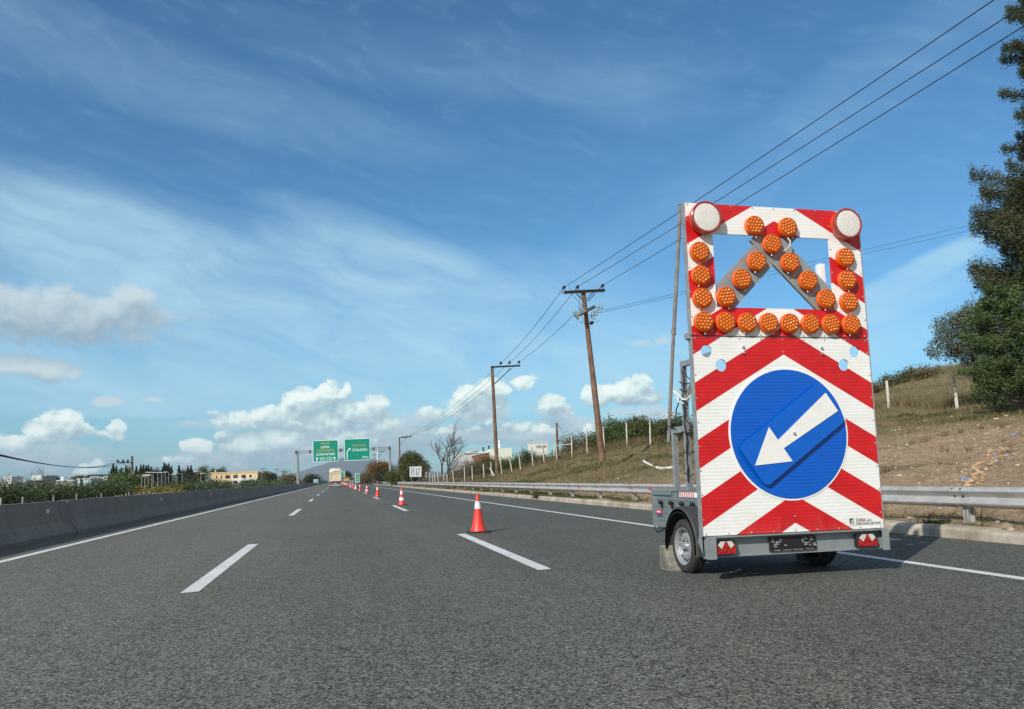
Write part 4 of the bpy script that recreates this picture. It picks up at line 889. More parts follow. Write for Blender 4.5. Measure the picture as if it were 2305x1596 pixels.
# second pole (L-shaped)
p2b=at(1120,1078,87.);p2t=at(1107,824,87.); t=thing('power_pole','brown wooden pole with one-sided crossarm and three insulators, second from the trailer','power pole',tuple(p2b))
MB().tube([Vector(p2b)-Vector((0,0,.5)),p2t],[.24,.17],10).build('mast',WOOD,t,True)
f4=lambda x,y:((700+x*.43384)*.9,(600+y*.43384)*.9)
def w4(x,y,d=87.): return Vector(at(*f4(x,y),d))
MB().tube([w4(1218,733,86.8),w4(1384,725,86.8)],.10,4).tube([w4(1238,830,86.8),w4(1330,740,86.8)],.05,4).build('crossarm',DARK,t)
b=MB(); I2=[]
for x,y in ((1273,710),(1323,707),(1377,705)): p=w4(x,y,86.7); b=MB(); b.lathe([(.03,-.28),(.03,-.12),(.16,-.11),(.17,0),(.1,.05),(.15,.1),(.03,.2)],p,'z',8); I2.append(p); b.build('insulator',INS,t)
# third pole
p3b=at(900,1060,215.);p3t=at(898.5,985,215.); t=thing('power_pole','distant wooden pole with one-sided crossarm above the round green bush','power pole',tuple(p3b))
MB().tube([Vector(p3b)-Vector((0,0,1.5)),p3t],[.26,.2],8).build('mast',WOOD,t)
MB().tube([w4(688,1141,215),w4(756,1134,215)],.13,4).tube([w4(693,1178,215),w4(732,1140,215)],.06,4).build('crossarm',DARK,t)
b=MB(); I3=[]
for x,y in ((708,1135),(729,1133),(753,1130)): p=w4(x,y,215); b=MB(); b.lathe([(.05,-.3),(.2,-.2),(.25,0),(.2,.2),(.05,.3)],p,'z',8); I3.append(p); b.build('insulator',INS,t)
def sag(p,q,s,n=14):
    p,q=Vector(p),Vector(q); return [p.lerp(q,i/n)-Vector((0,0,s*4*(i/n)*(1-i/n))) for i in range(n+1)]
names=['left','middle','right']
far_=[at(1579,452,30),at(1586,452,30),at(1643,463,30)]
ends=[at(2210,-2,16),at(2297,-2,16),at(2306,38,16)]
for i in range(3):
    m_=Vector(ends[i]); dirv=(m_-I1[i]).normalized(); e2=m_+dirv*22
    o=MB().tube(sag(I1[i],e2,.25,18),.017,5).build('power_line',WIRE); tag(o,f'thin black {names[i]} wire rising from the big wooden pole to the top right corner','power line','overhead wires')
    o=MB().tube(sag(I1[i],I2[i],.35,14),.02,5).build('power_line',WIRE); tag(o,f'{names[i]} wire of the three between the big wooden pole and the second pole','power line','overhead wires')
    o=MB().tube(sag(I2[i],I3[i],1.4,18),.025,4).build('power_line',WIRE); tag(o,f'{names[i]} wire of the three running from the second pole to the distant third pole','power line','overhead wires')
for i,(a_,e_) in enumerate((((1560,985),(2200,503)),((1370,1090),(2200,515)))):
    o=MB().tube(sag(w8(*a_,.2),w8(*a_,.2)+(Vector(at(*e_,60))-w8(*a_,.2))*2.2,.0,10),.012,4).build('power_line',WIRE); tag(o,['upper','lower'][i]+' faint wire going right from the big wooden pole towards the dark conifer','power line','overhead wires')
# grey stay pole behind the trailer
p=at(1503,978,45);q=at(1531,462,45); t=thing('stay_pole','slim grey pole leaning right with a spliced joint, just left of the arrow board','pole',tuple(p)); m_=Vector(p).lerp(Vector(q),.44)
MB().tube([Vector(p)-Vector((0,0,.5)),m_],[.115,.11],8).build('lower_section',WOODG,t); MB().tube([m_-Vector((0,0,.1)),q],[.125,.115],8).tube([m_-Vector((0,0,.25)),m_+Vector((0,0,.1))],.15,8).tube([Vector(q),Vector(q)+Vector((0,0,.07))],.16,8).build('upper_section',WOODG,t)
# short pole in the bushes
p=at(1254.5,1012,95);q=at(1252.5,952,95); t=thing('short_pole','short dark wooden pole standing in the scrub left of the big pole','power pole',tuple(p)); MB().tube([Vector(p)-Vector((0,0,2)),q],[.17,.13],8).build('mast',WOOD,t); MB().tube([q,at(1275,985,95)],.02,4).build('stay_wire',WIRE,t)
# left pole
p=at(299,1108,170);q=at(297,1027,170); t=thing('power_pole','brown power pole with crossarm to its left, beyond the median hedge','power pole',(float(p[0]),170,0))
MB().tube([(p[0],170,-1),q],[.28,.22],8).build('mast',WOOD,t)
f5=lambda x,y:((x*.15184)*.9,(1120+y*.15184)*.9)
def w5(x,y,d=170): return Vector(at(*f5(x,y),d))
MB().tube([w5(1935,245,169.6),w5(2180,240,169.6)],.10,4).tube([w5(2020,250,169.6),w5(2180,350,169.6)],.06,4).build('crossarm',DARK,t)
b=MB(); I5=[]
for x in (1940,2028,2105): P=w5(x,215,169.6); b=MB(); b.lathe([(.04,-.35),(.12,-.3),(.2,-.1),(.22,.1),(.1,.25)],P,'z',8); I5.append(P); b.build('insulator',INS,t)
for i in range(3):
    e=w5(-60,95+i*14,60); o=MB().tube(sag(I5[i],e,1.1,16),.03,4).build('power_line',WIRE); tag(o,['upper','middle','lower'][i]+' of three sagging wires leaving the left power pole towards the picture edge','power line','overhead wires')
for i in range(2):
    e=w5(3000,560+20*i,420); o=MB().tube(sag(I5[i],e,1.5,14),.03,4).build('power_line',WIRE); tag(o,['left','right'][i]+' wire leaving the left power pole over the cypress trees','power line','overhead wires')
# small distant poles
def simplepole(x,yt,yb,Yd,arms,label,wd=.16,arm=1.6,m=WOODG):
    q=at(x,yt,Yd);p=at(x,yb,Yd); t=thing('utility_pole',label,'utility pole',tuple(p),'distant utility poles')
    MB().tube([Vector(p)-Vector((0,0,1)),q],wd,6).build('mast',m,t)
    if arms:
        b=MB()
        for j in range(arms): b.tube([Vector(q)+Vector((-arm/2,0,-.3-j*.9)),Vector(q)+Vector((arm/2,0,-.3-j*.9))],.09,4)
        b.build('crossarm',m,t)
for (x,yt,yb,arms,lb) in [(531.5,1060,1084,0,'slim dark pole in front of the left end of the yellow building'),(636,1059,1086,1,'distant pole with crossarm right of the yellow building'),(623,1055,1085,1,'slender double-arm pole right of the yellow building'),(652,1058,1086,0,'plain distant pole left of the left gantry column'),(591,1053,1085,1,'pole with crossarm at the right end of the yellow building'),
  (640,1056,1086,2,'tall pole amid the distant pole cluster left of the gantry'),(645,1060,1086,1,'pole with short crossarm in the cluster left of the gantry'),(843,1022,1068,1,'dark far pole between the gantry board and the autumn tree'),(822,1033,1075,1,'far pole with crossarm left of the autumn tree'),(833,1024,1075,0,'plain far pole left of the autumn tree'),(697,1063,1084,0,'pale lamp mast beyond the barrier right of the left gantry column'),(714,1062,1083,0,'pale thin mast above the small wide green sign'),(751-12,1068,1086,0,'pale thin mast left of the tipper truck')]:
    simplepole(x,yt,yb,330,arms,lb,.14,2.6,GALV if 'pale' in lb else WOODG)
q=at(849.4,1008,190);p=at(849.4,1062,190); t=thing('utility_pole','white utility pole with small crossarm left of the right gantry column','utility pole',tuple(p),'distant utility poles'); WPOL=mat('white_pole',(.68,.70,.70),.5)
MB().tube([Vector(p)-Vector((0,0,3)),q],.15,8).build('mast',WPOL,t); b=MB(); r_=Vector(q); b.tube([r_+Vector((0,0,-.9)),r_+Vector((1.9,0,-.85))],.08,4); b.tube([r_+Vector((.1,0,-2.3)),r_+Vector((1.3,0,-.9))],.05,4); b.tube([r_+Vector((0,0,-2.8)),r_+Vector((.6,0,-2.8))],.05,4); b.build('crossarm',DARK,t)
# ------------------------------------------------------------------ foliage
def leaves(centers,size,aspect=.45,droop=0.,outdir=None,jit=1.):
    n=len(centers); d=rng.normal(size=(n,3)); 
    if outdir is not None: d=d*jit+outdir
    d[:,2]-=droop; d/=np.linalg.norm(d,axis=1)[:,None]; u=rng.normal(size=(n,3)); u-= (u*d).sum(1)[:,None]*d; u/=np.linalg.norm(u,axis=1)[:,None]
    s=(size*rng.uniform(.6,1.35,n))[:,None]; a=d*s; w=u*s*aspect
    V=np.stack([centers-a*.5,centers+w*.5,centers+a*.5,centers-w*.5],1).reshape(-1,3)
    F=np.arange(n*4).reshape(n,4); return V,F
def lobe_points(lobes,n,shell=.55):
    vol=np.array([l[3]*l[4]*l[5] for l in lobes])**.75; k=rng.choice(len(lobes),n,p=vol/vol.sum()); L=np.array(lobes)[k]
    d=rng.normal(size=(n,3)); d/=np.linalg.norm(d,axis=1)[:,None]; r=rng.uniform(shell**3,1,n)**(1/3)*(1+rng.normal(0,.08,n))
    return L[:,:3]+d*r[:,None]*L[:,3:6],d
def clumped(lobes,nclump,per,cr,shell=.5):
    c,d=lobe_points(lobes,nclump,shell); P=np.repeat(c,per,0)+rng.normal(size=(nclump*per,3))*cr; return P,np.repeat(d,per,0)
def branches(b,p,d,L,r,depth,rr,tips,spread=.6,up=.15,seg=4,ratio=.72,kids=(2,3)):
    p=Vector(p);d=Vector(d).normalized();pts=[p.copy()]
    for i in range(seg):
        d=(d+Vector((rr.gauss(0,.13),rr.gauss(0,.13),rr.gauss(0,.1)+up*.2))).normalized(); p=p+d*L/seg; pts.append(p.copy())
    b.tube(pts,[r*(1-.42*i/seg) for i in range(seg+1)],6 if r>.04 else 4,cap=False)
    if depth==0: tips.append(p); return
    for k in range(rr.randint(*kids)):
        a=pts[-1] if k==0 else pts[rr.randint(2,seg)]
        nd=(d+Vector((rr.gauss(0,spread),rr.gauss(0,spread),rr.gauss(0,spread*.7)+up))).normalized(); branches(b,a,nd,L*ratio*rr.uniform(.75,1.15),r*.58,depth-1,rr,tips,spread,up,seg,ratio,kids)
def crownlobes(cx,cy,cz,rx,ry,rz,n,f=.45,seed=0):
    rr=random.Random(seed); out=[(cx,cy,cz,rx*.62,ry*.62,rz*.62)]
    for i in range(n):
        a=rr.uniform(0,2*PI); e=rr.uniform(-.5,1.2); k=rr.uniform(.5,.75); s=rr.uniform(f*.7,f*1.2)
        out.append((cx+rx*k*math.cos(a)*math.cos(e),cy+ry*k*math.sin(a)*math.cos(e),cz+rz*k*math.sin(e),rx*s,ry*s,rz*s))
    return out
def tree(name,label,cat,base,H,R,mat_,nleaf,size,seed=0,trunk=True,group=None,zc=.58,rz=None,aspect=.5,shell=.45,lob=9,crown='crown'):
    t=thing(name,label,cat,tuple(base),group); bx,by,bz=base
    if trunk:
        b=MB(); tips=[]; branches(b,(bx,by,bz-.3),(0,0,1),H*.42,H*.03,3,random.Random(seed),tips,.55,.2); b.build('trunk',BARK,t)
    lobes=crownlobes(bx,by,bz+H*zc,R,R,rz or H*(1-zc)*1.0,lob,.48,seed)
    per=14; P,d=clumped(lobes,nleaf//per,per,size*1.3,shell); P[:,2]=np.maximum(P[:,2],bz+.05)
    V,F=leaves(P,size,aspect,outdir=d*.5); npmesh(crown,V,F,mat_,t); return t
LM_con=leafmat('conifer_needles',(.020,.030,.013),(.062,.076,.031),(.14,.15,.07),.6,.15,.35)
LM_con2=leafmat('green_conifer_needles',(.028,.055,.018),(.08,.13,.042),(.16,.21,.08),.6,.2,.5)
LM_olive=leafmat('olive_leaves',(.045,.06,.035),(.10,.125,.075),(.21,.23,.16),.5,.2,.8)
LM_bush=leafmat('bush_leaves',(.035,.046,.014),(.10,.115,.038),(.19,.20,.075),.55,.25,.5)
LM_grn=leafmat('green_leaves',(.03,.055,.016),(.085,.13,.042),(.18,.24,.08),.5,.3,.6)
LM_aut=leafmat('autumn_leaves',(.06,.045,.012),(.17,.10,.025),(.26,.14,.04),.6,.3,.2)
LM_brn=leafmat('brown_scrub',(.07,.058,.03),(.165,.135,.072),(.28,.225,.13),.8,.2,.5)
LM_ole=leafmat('oleander_leaves',(.018,.035,.014),(.055,.085,.032),(.15,.19,.075),.42,.25,.4)
LM_cyp=leafmat('cypress_leaves',(.012,.02,.012),(.028,.042,.024),(.055,.075,.04),.7,.1,.3)
LM_dry=leafmat('dry_grass',(.11,.08,.04),(.25,.19,.10),(.42,.34,.20),.8,.3,.4)
LM_tall=leafmat('tall_dry_stalks',(.09,.07,.035),(.20,.155,.08),(.36,.30,.18),.8,.3,.35)
LM_gg=leafmat('green_grass',(.02,.045,.01),(.06,.10,.025),(.13,.17,.05),.7,.3,.6)
# --- big dark conifer at the right edge
def conifer(name,label,base,H,rad,lean,nb,mat_,leafsize,per,seed,z0=.04,tip=.3):
    t=thing(name,label,'tree',tuple(base)); rr=random.Random(seed); B=Vector(base)
    b=MB(); top=B+Vector((lean[0],lean[1],H)); b.tube([B-Vector((0,0,.4)),B.lerp(top,.4),B.lerp(top,.75),top],[H*.022,H*.016,H*.009,.03],8)
    PP=[];DD=[]
    for i in range(nb):
        f=z0+(1-z0)*((i+rr.random())/nb)**.92; o=B.lerp(top,f); a=rr.uniform(0,2*PI); R=rad(f)*rr.uniform(.62,1.12)
        if R<.1: continue
        d=Vector((math.cos(a),math.sin(a),rr.uniform(.02,.32))); pts=[o+Vector((d.x*R*s,d.y*R*s,d.z*R*s+ .10*R*s*s)) for s in (0,.35,.7,1)]
        b.tube(pts,[.05,.035,.022,.01],4,cap=False)
        n=int(per*R*R**.2)
        s=rng.uniform(.22,1.03,n)**.75; k=np.array(pts[0])[None,:]+ (np.array(pts[3])-np.array(pts[0]))[None,:]*s[:,None]
        side=np.array([-d.y,d.x,0]); k=k+side[None,:]*rng.normal(0,.20*R+.05,n)[:,None]*(1.12-s)[:,None]+rng.normal(0,.07,(n,3)); k[:,2]+=rng.normal(0,.06*R,n)-.10*R*(1-s)*rng.uniform(0,1,n)
        PP.append(k); DD.append(np.tile(np.array([d.x,d.y,.35]),(n,1)))
    b.build('trunk',BARK,t); P=np.concatenate(PP);Dd=np.concatenate(DD); V,F=leaves(P,leafsize,.27,outdir=Dd*1.4); npmesh('crown',V,F,mat_,t); return t
tb=at(2420,935,33)
conifer('conifer_tree','tall dark conifer running out of the top of the picture at the right edge',(tb[0],33,gz(tb[0],33)),26,lambda f:(2.6+1.6*math.sin(min(1,f/.3)*PI*.5)) if f<.46 else (2.7 if (int(f*19)%2==0) else .85),(2.6,0),360,LM_con,.17,330,5,.03)
tb=at(2255,912,30)
conifer('young_conifer','lower bright green conifer leaning against the foot of the dark conifer',(tb[0]+1.3,30,gz(tb[0]+1.3,30)),5.9,lambda f:2.9*(1-f*.72),(-.9,0),110,LM_con2,.16,220,8,.06)
def olive():
    o=at(2215,925,37); base=(o[0],37.,gz(o[0],37)); t=thing('olive_tree','grey-green olive tree spreading left in front of the sky beside the conifers','tree',base)
    b=MB(); tips=[]; branches(b,(base[0],base[1],base[2]-.2),(-.15,0,1),3.,.16,3,random.Random(4),tips,.5,.25); b.build('trunk',BARK,t)
    lob=[]
    for x,y,r in ((2145,735,.95),(2120,772,.55),(2170,715,.75),(2105,795,.35),(2195,705,.8),(2180,770,1.1),(2230,730,1.1),(2150,790,.7),(2095,790,.25),(2210,790,1.3)):
        q=at(x,y,37); lob.append((q[0],q[1],q[2],r,r*1.2,r*.8))
    P,d=clumped(lob,1500,14,.13,.3); V,F=leaves(P,.13,.4,outdir=d*.5); npmesh('crown',V,F,LM_olive,t)
olive()
# --- trees of the right middle distance
def gnd(x,Y,yb=None): 
    r_=ray(x,1080); X=r_[0]/r_[1]*Y; return (X,Y,gz(X,Y))
tree('round_bush','big round olive-green bush behind the lane arrow sign','bush',gnd(931,118),4.6,2.35,LM_bush,24000,.22,3,lob=14,zc=.50,rz=2.25,shell=.5)
tree('bush','low green bush left of the big round bush','bush',gnd(884,125),2.7,1.7,LM_bush,5000,.2,13,zc=.45,rz=1.2)
tree('autumn_tree','orange and green autumn tree behind the right gantry column','tree',gnd(852,175),4.9,3.3,LM_aut,9000,.28,6,zc=.5,rz=2.4,lob=10)
tree('dark_bush','dark green bush at the foot of the autumn tree','bush',gnd(866,165),2.9,2.0,LM_cyp,4000,.26,16,zc=.45,rz=1.4)
tree('scrub_bush','brownish scrub left of the autumn tree beside the far poles','bush',gnd(828,190),2.9,2.0,LM_brn,4000,.3,17,zc=.45,rz=1.4)
tree('scrub_bush','green scrub behind the tall narrow green sign','bush',gnd(813,230),2.4,2.2,LM_bush,3500,.3,18,zc=.45,rz=1.2)
tree('far_tree','small dark round tree above the yellow truck','tree',gnd(781,420),6.0,2.6,LM_cyp,2500,.5,19,zc=.55,rz=2.6)
# bare trees
def baretree(x,Y,H,label,seed,r=.13,depth=5,spread=.42,leafn=600):
    base=gnd(x,Y); t=thing('bare_tree',label,'tree',base); rr=random.Random(seed); b=MB(); tips=[]
    for k in range(3): branches(b,(base[0]+rr.uniform(-.2,.2),Y,base[2]-.2),(rr.uniform(-.45,.45),rr.uniform(-.2,.2),1),H*.30,r*rr.uniform(.6,1),depth,rr,tips,spread,.12,4,.78,(2,3))
    b.build('branches',mat('grey_bark_%d'%seed,(.11,.09,.075),.9,0,.3,9),t)
    if leafn:
        tp=np.array([tips[i] for i in rng.integers(0,len(tips),leafn)])+rng.normal(0,.15,(leafn,3)); V,F=leaves(tp,.12,.5); npmesh('last_leaves',V,F,LM_brn,t)
baretree(1003,105,8.3,'tall leafless tree with twisted grey branches beside the fence',31,.23,5,.42,500)
baretree(968,112,4.1,'small thin leafless tree right of the round green bush',32,.07,4,.5,700)
baretree(1040,100,4.6,'sparse leafless tree in front of the white industrial building',33,.08,4,.5,700)
baretree(52,150,5.2,'bare grey tree behind the left end of the hedge',34,.1,4,.45,150)
baretree(6,120,5.0,'twiggy brown tree at the left picture edge behind the hedge',35,.1,4,.5,600)
baretree(88,160,7.0,'wispy leafless tree above the white boxy building',36,.09,4,.45,60)
# brush along the fence on the right
def brush(x,Y,H,R,m,n,sz,label,name='shrub',seed=0,**k): 
    b_=gnd(x,Y); return tree(name,label,'shrub',(b_[0],Y,b_[2]-.1),H,R,m,n,sz,seed,trunk=False,zc=.45,rz=H*.5,**k)
brush(1030,112,2.3,2.6,LM_brn,5000,.16,'pale brown scrub under the bare trees',seed=40)
brush(1075,106,3.3,2.8,LM_brn,5000,.16,'brown scrub in front of the white industrial building',seed=41)
brush(1105,100,2.5,2.3,LM_bush,4500,.16,'green scrub left of the second pole',seed=42)
brush(1150,100,3.3,2.6,LM_grn,6500,.17,'dark green shrub right of the second pole',seed=43)
brush(1190,96,4.3,2.0,LM_bush,6500,.17,'upright spiky green shrub above the fence posts',seed=44,shell=.2)
brush(1215,100,3.4,2.2,LM_bush,5000,.17,'green shrub below the pale flat-roofed building',seed=45)
brush(1270,80,3.0,2.2,LM_brn,6500,.15,'brown leafy shrub right of the short dark pole',seed=46,shell=.2)
brush(1305,73,3.6,1.6,LM_brn,6500,.14,'tall reddish brown shrub left of the big wooden pole',seed=47,shell=.15)
brush(1330,72,2.7,1.6,LM_brn,5000,.14,'brown scrub touching the big wooden pole',seed=48)
brush(1388,65,3.3,2.0,LM_grn,8000,.16,'fresh green shrub right of the big wooden pole',seed=49)
brush(1425,63,2.6,2.2,LM_grn,7000,.16,'low green shrub between two fence posts right of the big pole',seed=50)
brush(1465,62,2.8,2.4,LM_bush,7500,.15,'dense green bush left of the stay pole',seed=51)
brush(1500,61,2.6,2.4,LM_bush,7500,.15,'dense green bush behind the stay pole',seed=52)
brush(1540,60,2.7,2.2,LM_bush,5000,.15,'green bush behind the trailer masts',seed=53)
brush(2030,57,.9,1.3,LM_bush,1800,.15,'dark bush on the skyline right of the arrow board',seed=54)
brush(2075,56,1.1,1.5,LM_bush,2200,.15,'green bush on the skyline between two fence posts',seed=55)
brush(2110,54,1.3,1.3,LM_brn,1500,.14,'brown twiggy bush on the skyline left of the olive tree',seed=56)
brush(1985,58,.9,1.4,LM_brn,1500,.15,'brown scrub on the skyline just right of the arrow board',seed=57)
brush(1055,104,3.3,2.6,LM_brn,6000,.15,'tall brown scrub half hiding the white industrial building',seed=58,shell=.15)
brush(1092,103,3.9,2.3,LM_bush,6000,.15,'olive scrub half hiding the terracotta fins',seed=59,shell=.2)
brush(1130,98,3.2,2.0,LM_bush,5000,.15,'olive scrub just right of the second wooden pole',seed=60,shell=.2)
brush(1240,92,3.0,2.4,LM_bush,5500,.15,'olive scrub around the foot of the short dark pole',seed=61)
brush(1350,66,2.3,1.5,LM_bush,4500,.14,'olive scrub just behind the big wooden pole',seed=62)
# left side vegetation: oleander hedge in stretches
def hedge(x0,x1,h,label,n,X=-16.6,w=1.5,size=.2,seed=0):
    ya=abs(X/(ray(x0,1090)[0]/ray(x0,1090)[1])); yb=abs(X/(ray(x1,1090)[0]/ray(x1,1090)[1])); rr=random.Random(seed)
    t=thing('oleander_hedge',label,'hedge',(X,(ya+yb)/2,0)); lob=[]; y=ya
    while y<yb:
        r=rr.uniform(.55,.95)*(h/1.6); zz=h-r*rr.uniform(.8,1.25); lob.append((X+rr.uniform(-.5,.5),y,zz,w*.6,r*1.1,r)); lob.append((X+rr.uniform(-.6,.6),y+.4,zz*.45,w*.7,r*1.2,h*.45)); y+=r*.95
    P,d=clumped(lob,n//12,12,size*1.0,.6); V,F=leaves(P,size,.28,outdir=d*.4+np.array([0,0,.5])); npmesh('foliage',V,F,LM_ole,t)
    b=MB()
    for i in range(min(60,len(lob))): q=rr.choice(lob); b.tube([(q[0],q[1],-.2),(q[0]+rr.uniform(-.5,.5),q[1]+rr.uniform(-.4,.4),h*rr.uniform(.6,.95))],.02,4)
    b.build('stems',BARK,t)
hedge(-260,262,1.28,'near leafy green oleander hedge above the left end of the barrier',52000,seed=1)
hedge(372,508,1.30,'oleander hedge stretch in front of the yellow building',22000,size=.3,seed=2,w=2.4)
hedge(545,640,1.30,'oleander hedge stretch right of the yellow building',14000,size=.45,seed=3,w=3)
hedge(640,735,1.30,'far low hedge stretch passing the left gantry column',9000,size=.8,seed=4,w=4)
# cypress row
cyp=[(284,1042,9,16),(270,1056,8,14),(301,1050,6,12),(312,1044+4,6,12),(292,1049,5,10),(320,1052,5,10),(258+45,1058,5,10),(341-30,1047,7,10),
 (367,1036,9,13),(358,1044,9,12),(375,1040,9,12),(382,1052,8,10),(397,1046,8,10),(404,1052,7,9),(346,1055,7,9),(330,1050,7,9)]
# from the enlarged view: x, top
cyp=[(255,1044),(262,1050),(273,1053),(283,1050),(287,1054),(292,1053),(307,1050),(317,1047),(323,1046),(329,1048),(334,1047),(340,1051),(370,1042),(375,1046),(380,1044),(386,1050),(403,1048),(423,1049),(430,1048)]
wd=[1.9,1.5,1.5,1.1,.9,1.1,1.5,1.8,1.6,1.5,1.5,1.2,2.2,1.6,2.0,1.5,1.5,1.5,1.8]
for i,((x,yt),r) in enumerate(zip(cyp,wd)):
    Yd=300+(i%3)*6; top=at(x,yt,Yd); X=top[0]; b0=gz(X,Yd); H=top[2]-b0; 
    t=thing('cypress_tree',f'dark pointed cypress, {ORD[i]} from the left in the row beyond the hedge','tree',(X,Yd,b0),'cypresses beyond the hedge')
    n=1300; z=rng.uniform(0,1,n); prof=r*np.clip(np.sin(np.clip(z*1.05,0,1)**.7*PI),.05,1)**.8*(1.05-.45*z); a=rng.uniform(0,2*PI,n); rr_=prof*rng.uniform(.3,1.1,n)
    P=np.stack([X+rr_*np.cos(a),Yd+rr_*np.sin(a),b0+.3+z*(H-.4)],1); V,F=leaves(P,.75,.4,outdir=np.tile([0,0,1.6],(n,1))); npmesh('crown',V,F,LM_cyp,t); MB().tube([(X,Yd,b0-.5),(X,Yd,b0+H*.5)],.2,5).build('trunk',BARK,t)
for i,(x,yt,R,Yd,lb,m) in enumerate([(345,1056,2.4,310,'dark broad pine between the cypress groups',LM_cyp),(352,1060,1.8,312,'low dark tree at the right foot of the first cypress group',LM_cyp),(410,1060,2.6,315,'dark round tree between two cypress pairs',LM_cyp),(443,1063,2.2,300,'dark green tree right of the last cypress',LM_bush),(457,1051,2.0,330,'pale green pine left of the yellow building',LM_grn),(451,1060,2.0,325,'green bushy tree at the foot of the pale pine',LM_bush),(478,1056,2.3,430,'green tree rising behind the left part of the yellow building',LM_grn),(491,1053,2.2,440,'tallest dark tree behind the yellow building',LM_bush),(504,1054,1.6,440,'narrow tree behind the middle of the yellow building',LM_bush),(600,1064,1.8,330,'small green tree right of the yellow building',LM_bush),(610,1062,1.5,330,'dark conical tree right of the yellow building',LM_cyp),
   (648,1069,4.6,300,'brown dome-shaped tree left of the left gantry column',LM_brn),(706,1072,2.6,310,'dark round tree behind the small wide green sign',LM_cyp),(696,1073,1.8,310,'small green tree left of the small wide green sign',LM_bush),(171,1074,1.9,300,'small olive bush beside the white flat building',LM_bush),(183,1073,1.5,300,'little dark tree left of the black billboard',LM_cyp),(125,1075,1.4,300,'dark shrub right of the white boxy building',LM_cyp),(266,1074,2.2,150,'leafy green tree left of the power pole above the hedge',LM_grn),(279,1079,2.2,140,'green bush behind the hedge, left of the power pole',LM_grn),(283,1072,3.0,200,'green tree at the foot of the cypresses by the power pole',LM_bush),(318,1078,2.2,190,'green bush right of the power pole',LM_bush)]):
    top=at(x,yt,Yd); b0=gz(top[0],Yd); H=max(2.,top[2]-b0); tree('tree',lb,'tree',(top[0],Yd,b0),H,R,m,2200,.5,60+i,lob=6,group='trees beyond the hedge',rz=H*.42)
# ochre weeds patch in the hedge gap
tree('weeds','yellowish weeds in the hedge gap before the white frames','weeds',(at(350,1095,75)[0],75,-.2),1.25,2.4,leafmat('ochre_weeds',(.10,.09,.02),(.22,.18,.05),(.3,.26,.09),.7,.3),3500,.18,77,trunk=False,zc=.4,rz=.6)
# ------------------------------------------------------------------ carport frames in the gap
WF=mat('white_frame',(.62,.66,.68),.5,.1,.1,3); WB=mat('white_tip',(.85,.86,.85),.5)
for i,(x,yt,w,dirn) in enumerate([(345,1063.5,22,-1),(355,1063.5,20,-1),(364,1064,18,-1),(372,1064,20,-1),(380,1063,14,-1),(389,1063,12,1),(334,1069,16,-1),(342,1069,14,-1),(326,1071,12,1),(398,1069,14,-1),(410,1066,26,-1),(452,1062,20,-1),(319,1072,12,1),(464,1066,16,-1)]):
    Yd=105; q=at(x,yt,Yd); e=at(x+dirn*w*.55,yt-.5,Yd); t=thing('lamp_mast',f'thin pale T-shaped mast, {ORD[i]} of the cluster behind the hedge gap','mast',(q[0],Yd,gz(q[0],Yd)),'pale masts behind the hedge gap')
    MB().tube([(q[0],Yd,-.5),q],.016,5).build('mast',WF,t); MB().tube([q,e],.012,5).build('arm',WF,t); e=Vector(e); MB().bbox(e.x-.26,e.x+.26,Yd-.12,Yd+.12,e.z-.025,e.z+.025,.01).build('head',WB,t)
# ------------------------------------------------------------------ buildings
YB=mat('apricot_plaster',(.62,.44,.22),.8,0,.1,.5); YB2=mat('cream_plaster',(.68,.55,.33),.8,0,.1,.5); WP=mat('white_plaster',(.72,.73,.72),.8,0,.06,.6); DW=mat('dark_window',(.03,.025,.03),.3)
def win(parent,x0,x1,z0,z1,Y,m=DW): MB().box(x0,x1,Y-.05,Y+.02,z0,z1).build('window',m,parent)
Yd=330; A=at(470,1068.5,Yd); Bq=at(581,1063,Yd); t=thing('yellow_building','two-storey apricot building with white ground-floor canopy beyond the hedge','building',(A[0],Yd,0))
# facade runs from left-far to right-near corner
x0=A[0]; x1=at(580,1063,Yd)[0]; zt=A[2]+.35
MB().box(x0,x1,Yd,Yd+14,-.3,zt).build('wall',YB2,t); MB().box(x0-.15,x1+.15,Yd-.15,Yd+14,zt,zt+.55).build('roof_band',YB,t); MB().box(x0-.02,x1,Yd-.1,Yd-.002,zt*.48,zt*.52).build('floor_band',YB,t)
def fx(f): return x0+(x1-x0)*f
zz=zt
for f0,f1 in ((.145,.165),(.245,.265),(.335,.43),(.50,.59),(.665,.755)): win(t,fx(f0),fx(f1),zz*.62,zz*.86,Yd)
for f0,f1 in ((.145,.165),(.245,.265),(.335,.46)): win(t,fx(f0),fx(f1),zz*.20,zz*.42,Yd)
MB().lathe([(0,-.05),(.55,-.05),(.55,0)],(fx(.85),Yd,zz*.75),'y',18).build('round_window',DW,t)
MB().box(fx(.48),fx(1.0),Yd-3.,Yd-.1,zz*.44,zz*.62).build('canopy',WP,t)
for f0,f1 in ((.60,.68),(.93,.99)): MB().box(fx(f0),fx(f1),Yd-2.9,Yd-2.2,-.3,zz*.44).build('pillar',WP,t)
MB().box(fx(.70),fx(.90),Yd-.3,Yd-.11,0,zz*.43).build('shopfront',DW,t); MB().box(fx(.5),fx(.6),Yd-.3,Yd-.11,0,zz*.43).build('shopfront',mat('grey_glass',(.2,.22,.24),.2),t)
MB().box(fx(.11),fx(.13),Yd+1,Yd+1.6,zt+.5,zt+1.3).build('chimney',WP,t)
MB().box(x1+.02,x1+3.2,Yd+1,Yd+9,-.3,zt*.95).build('side_wing',mat('shaded_grey_plaster',(.30,.29,.28),.8),t)
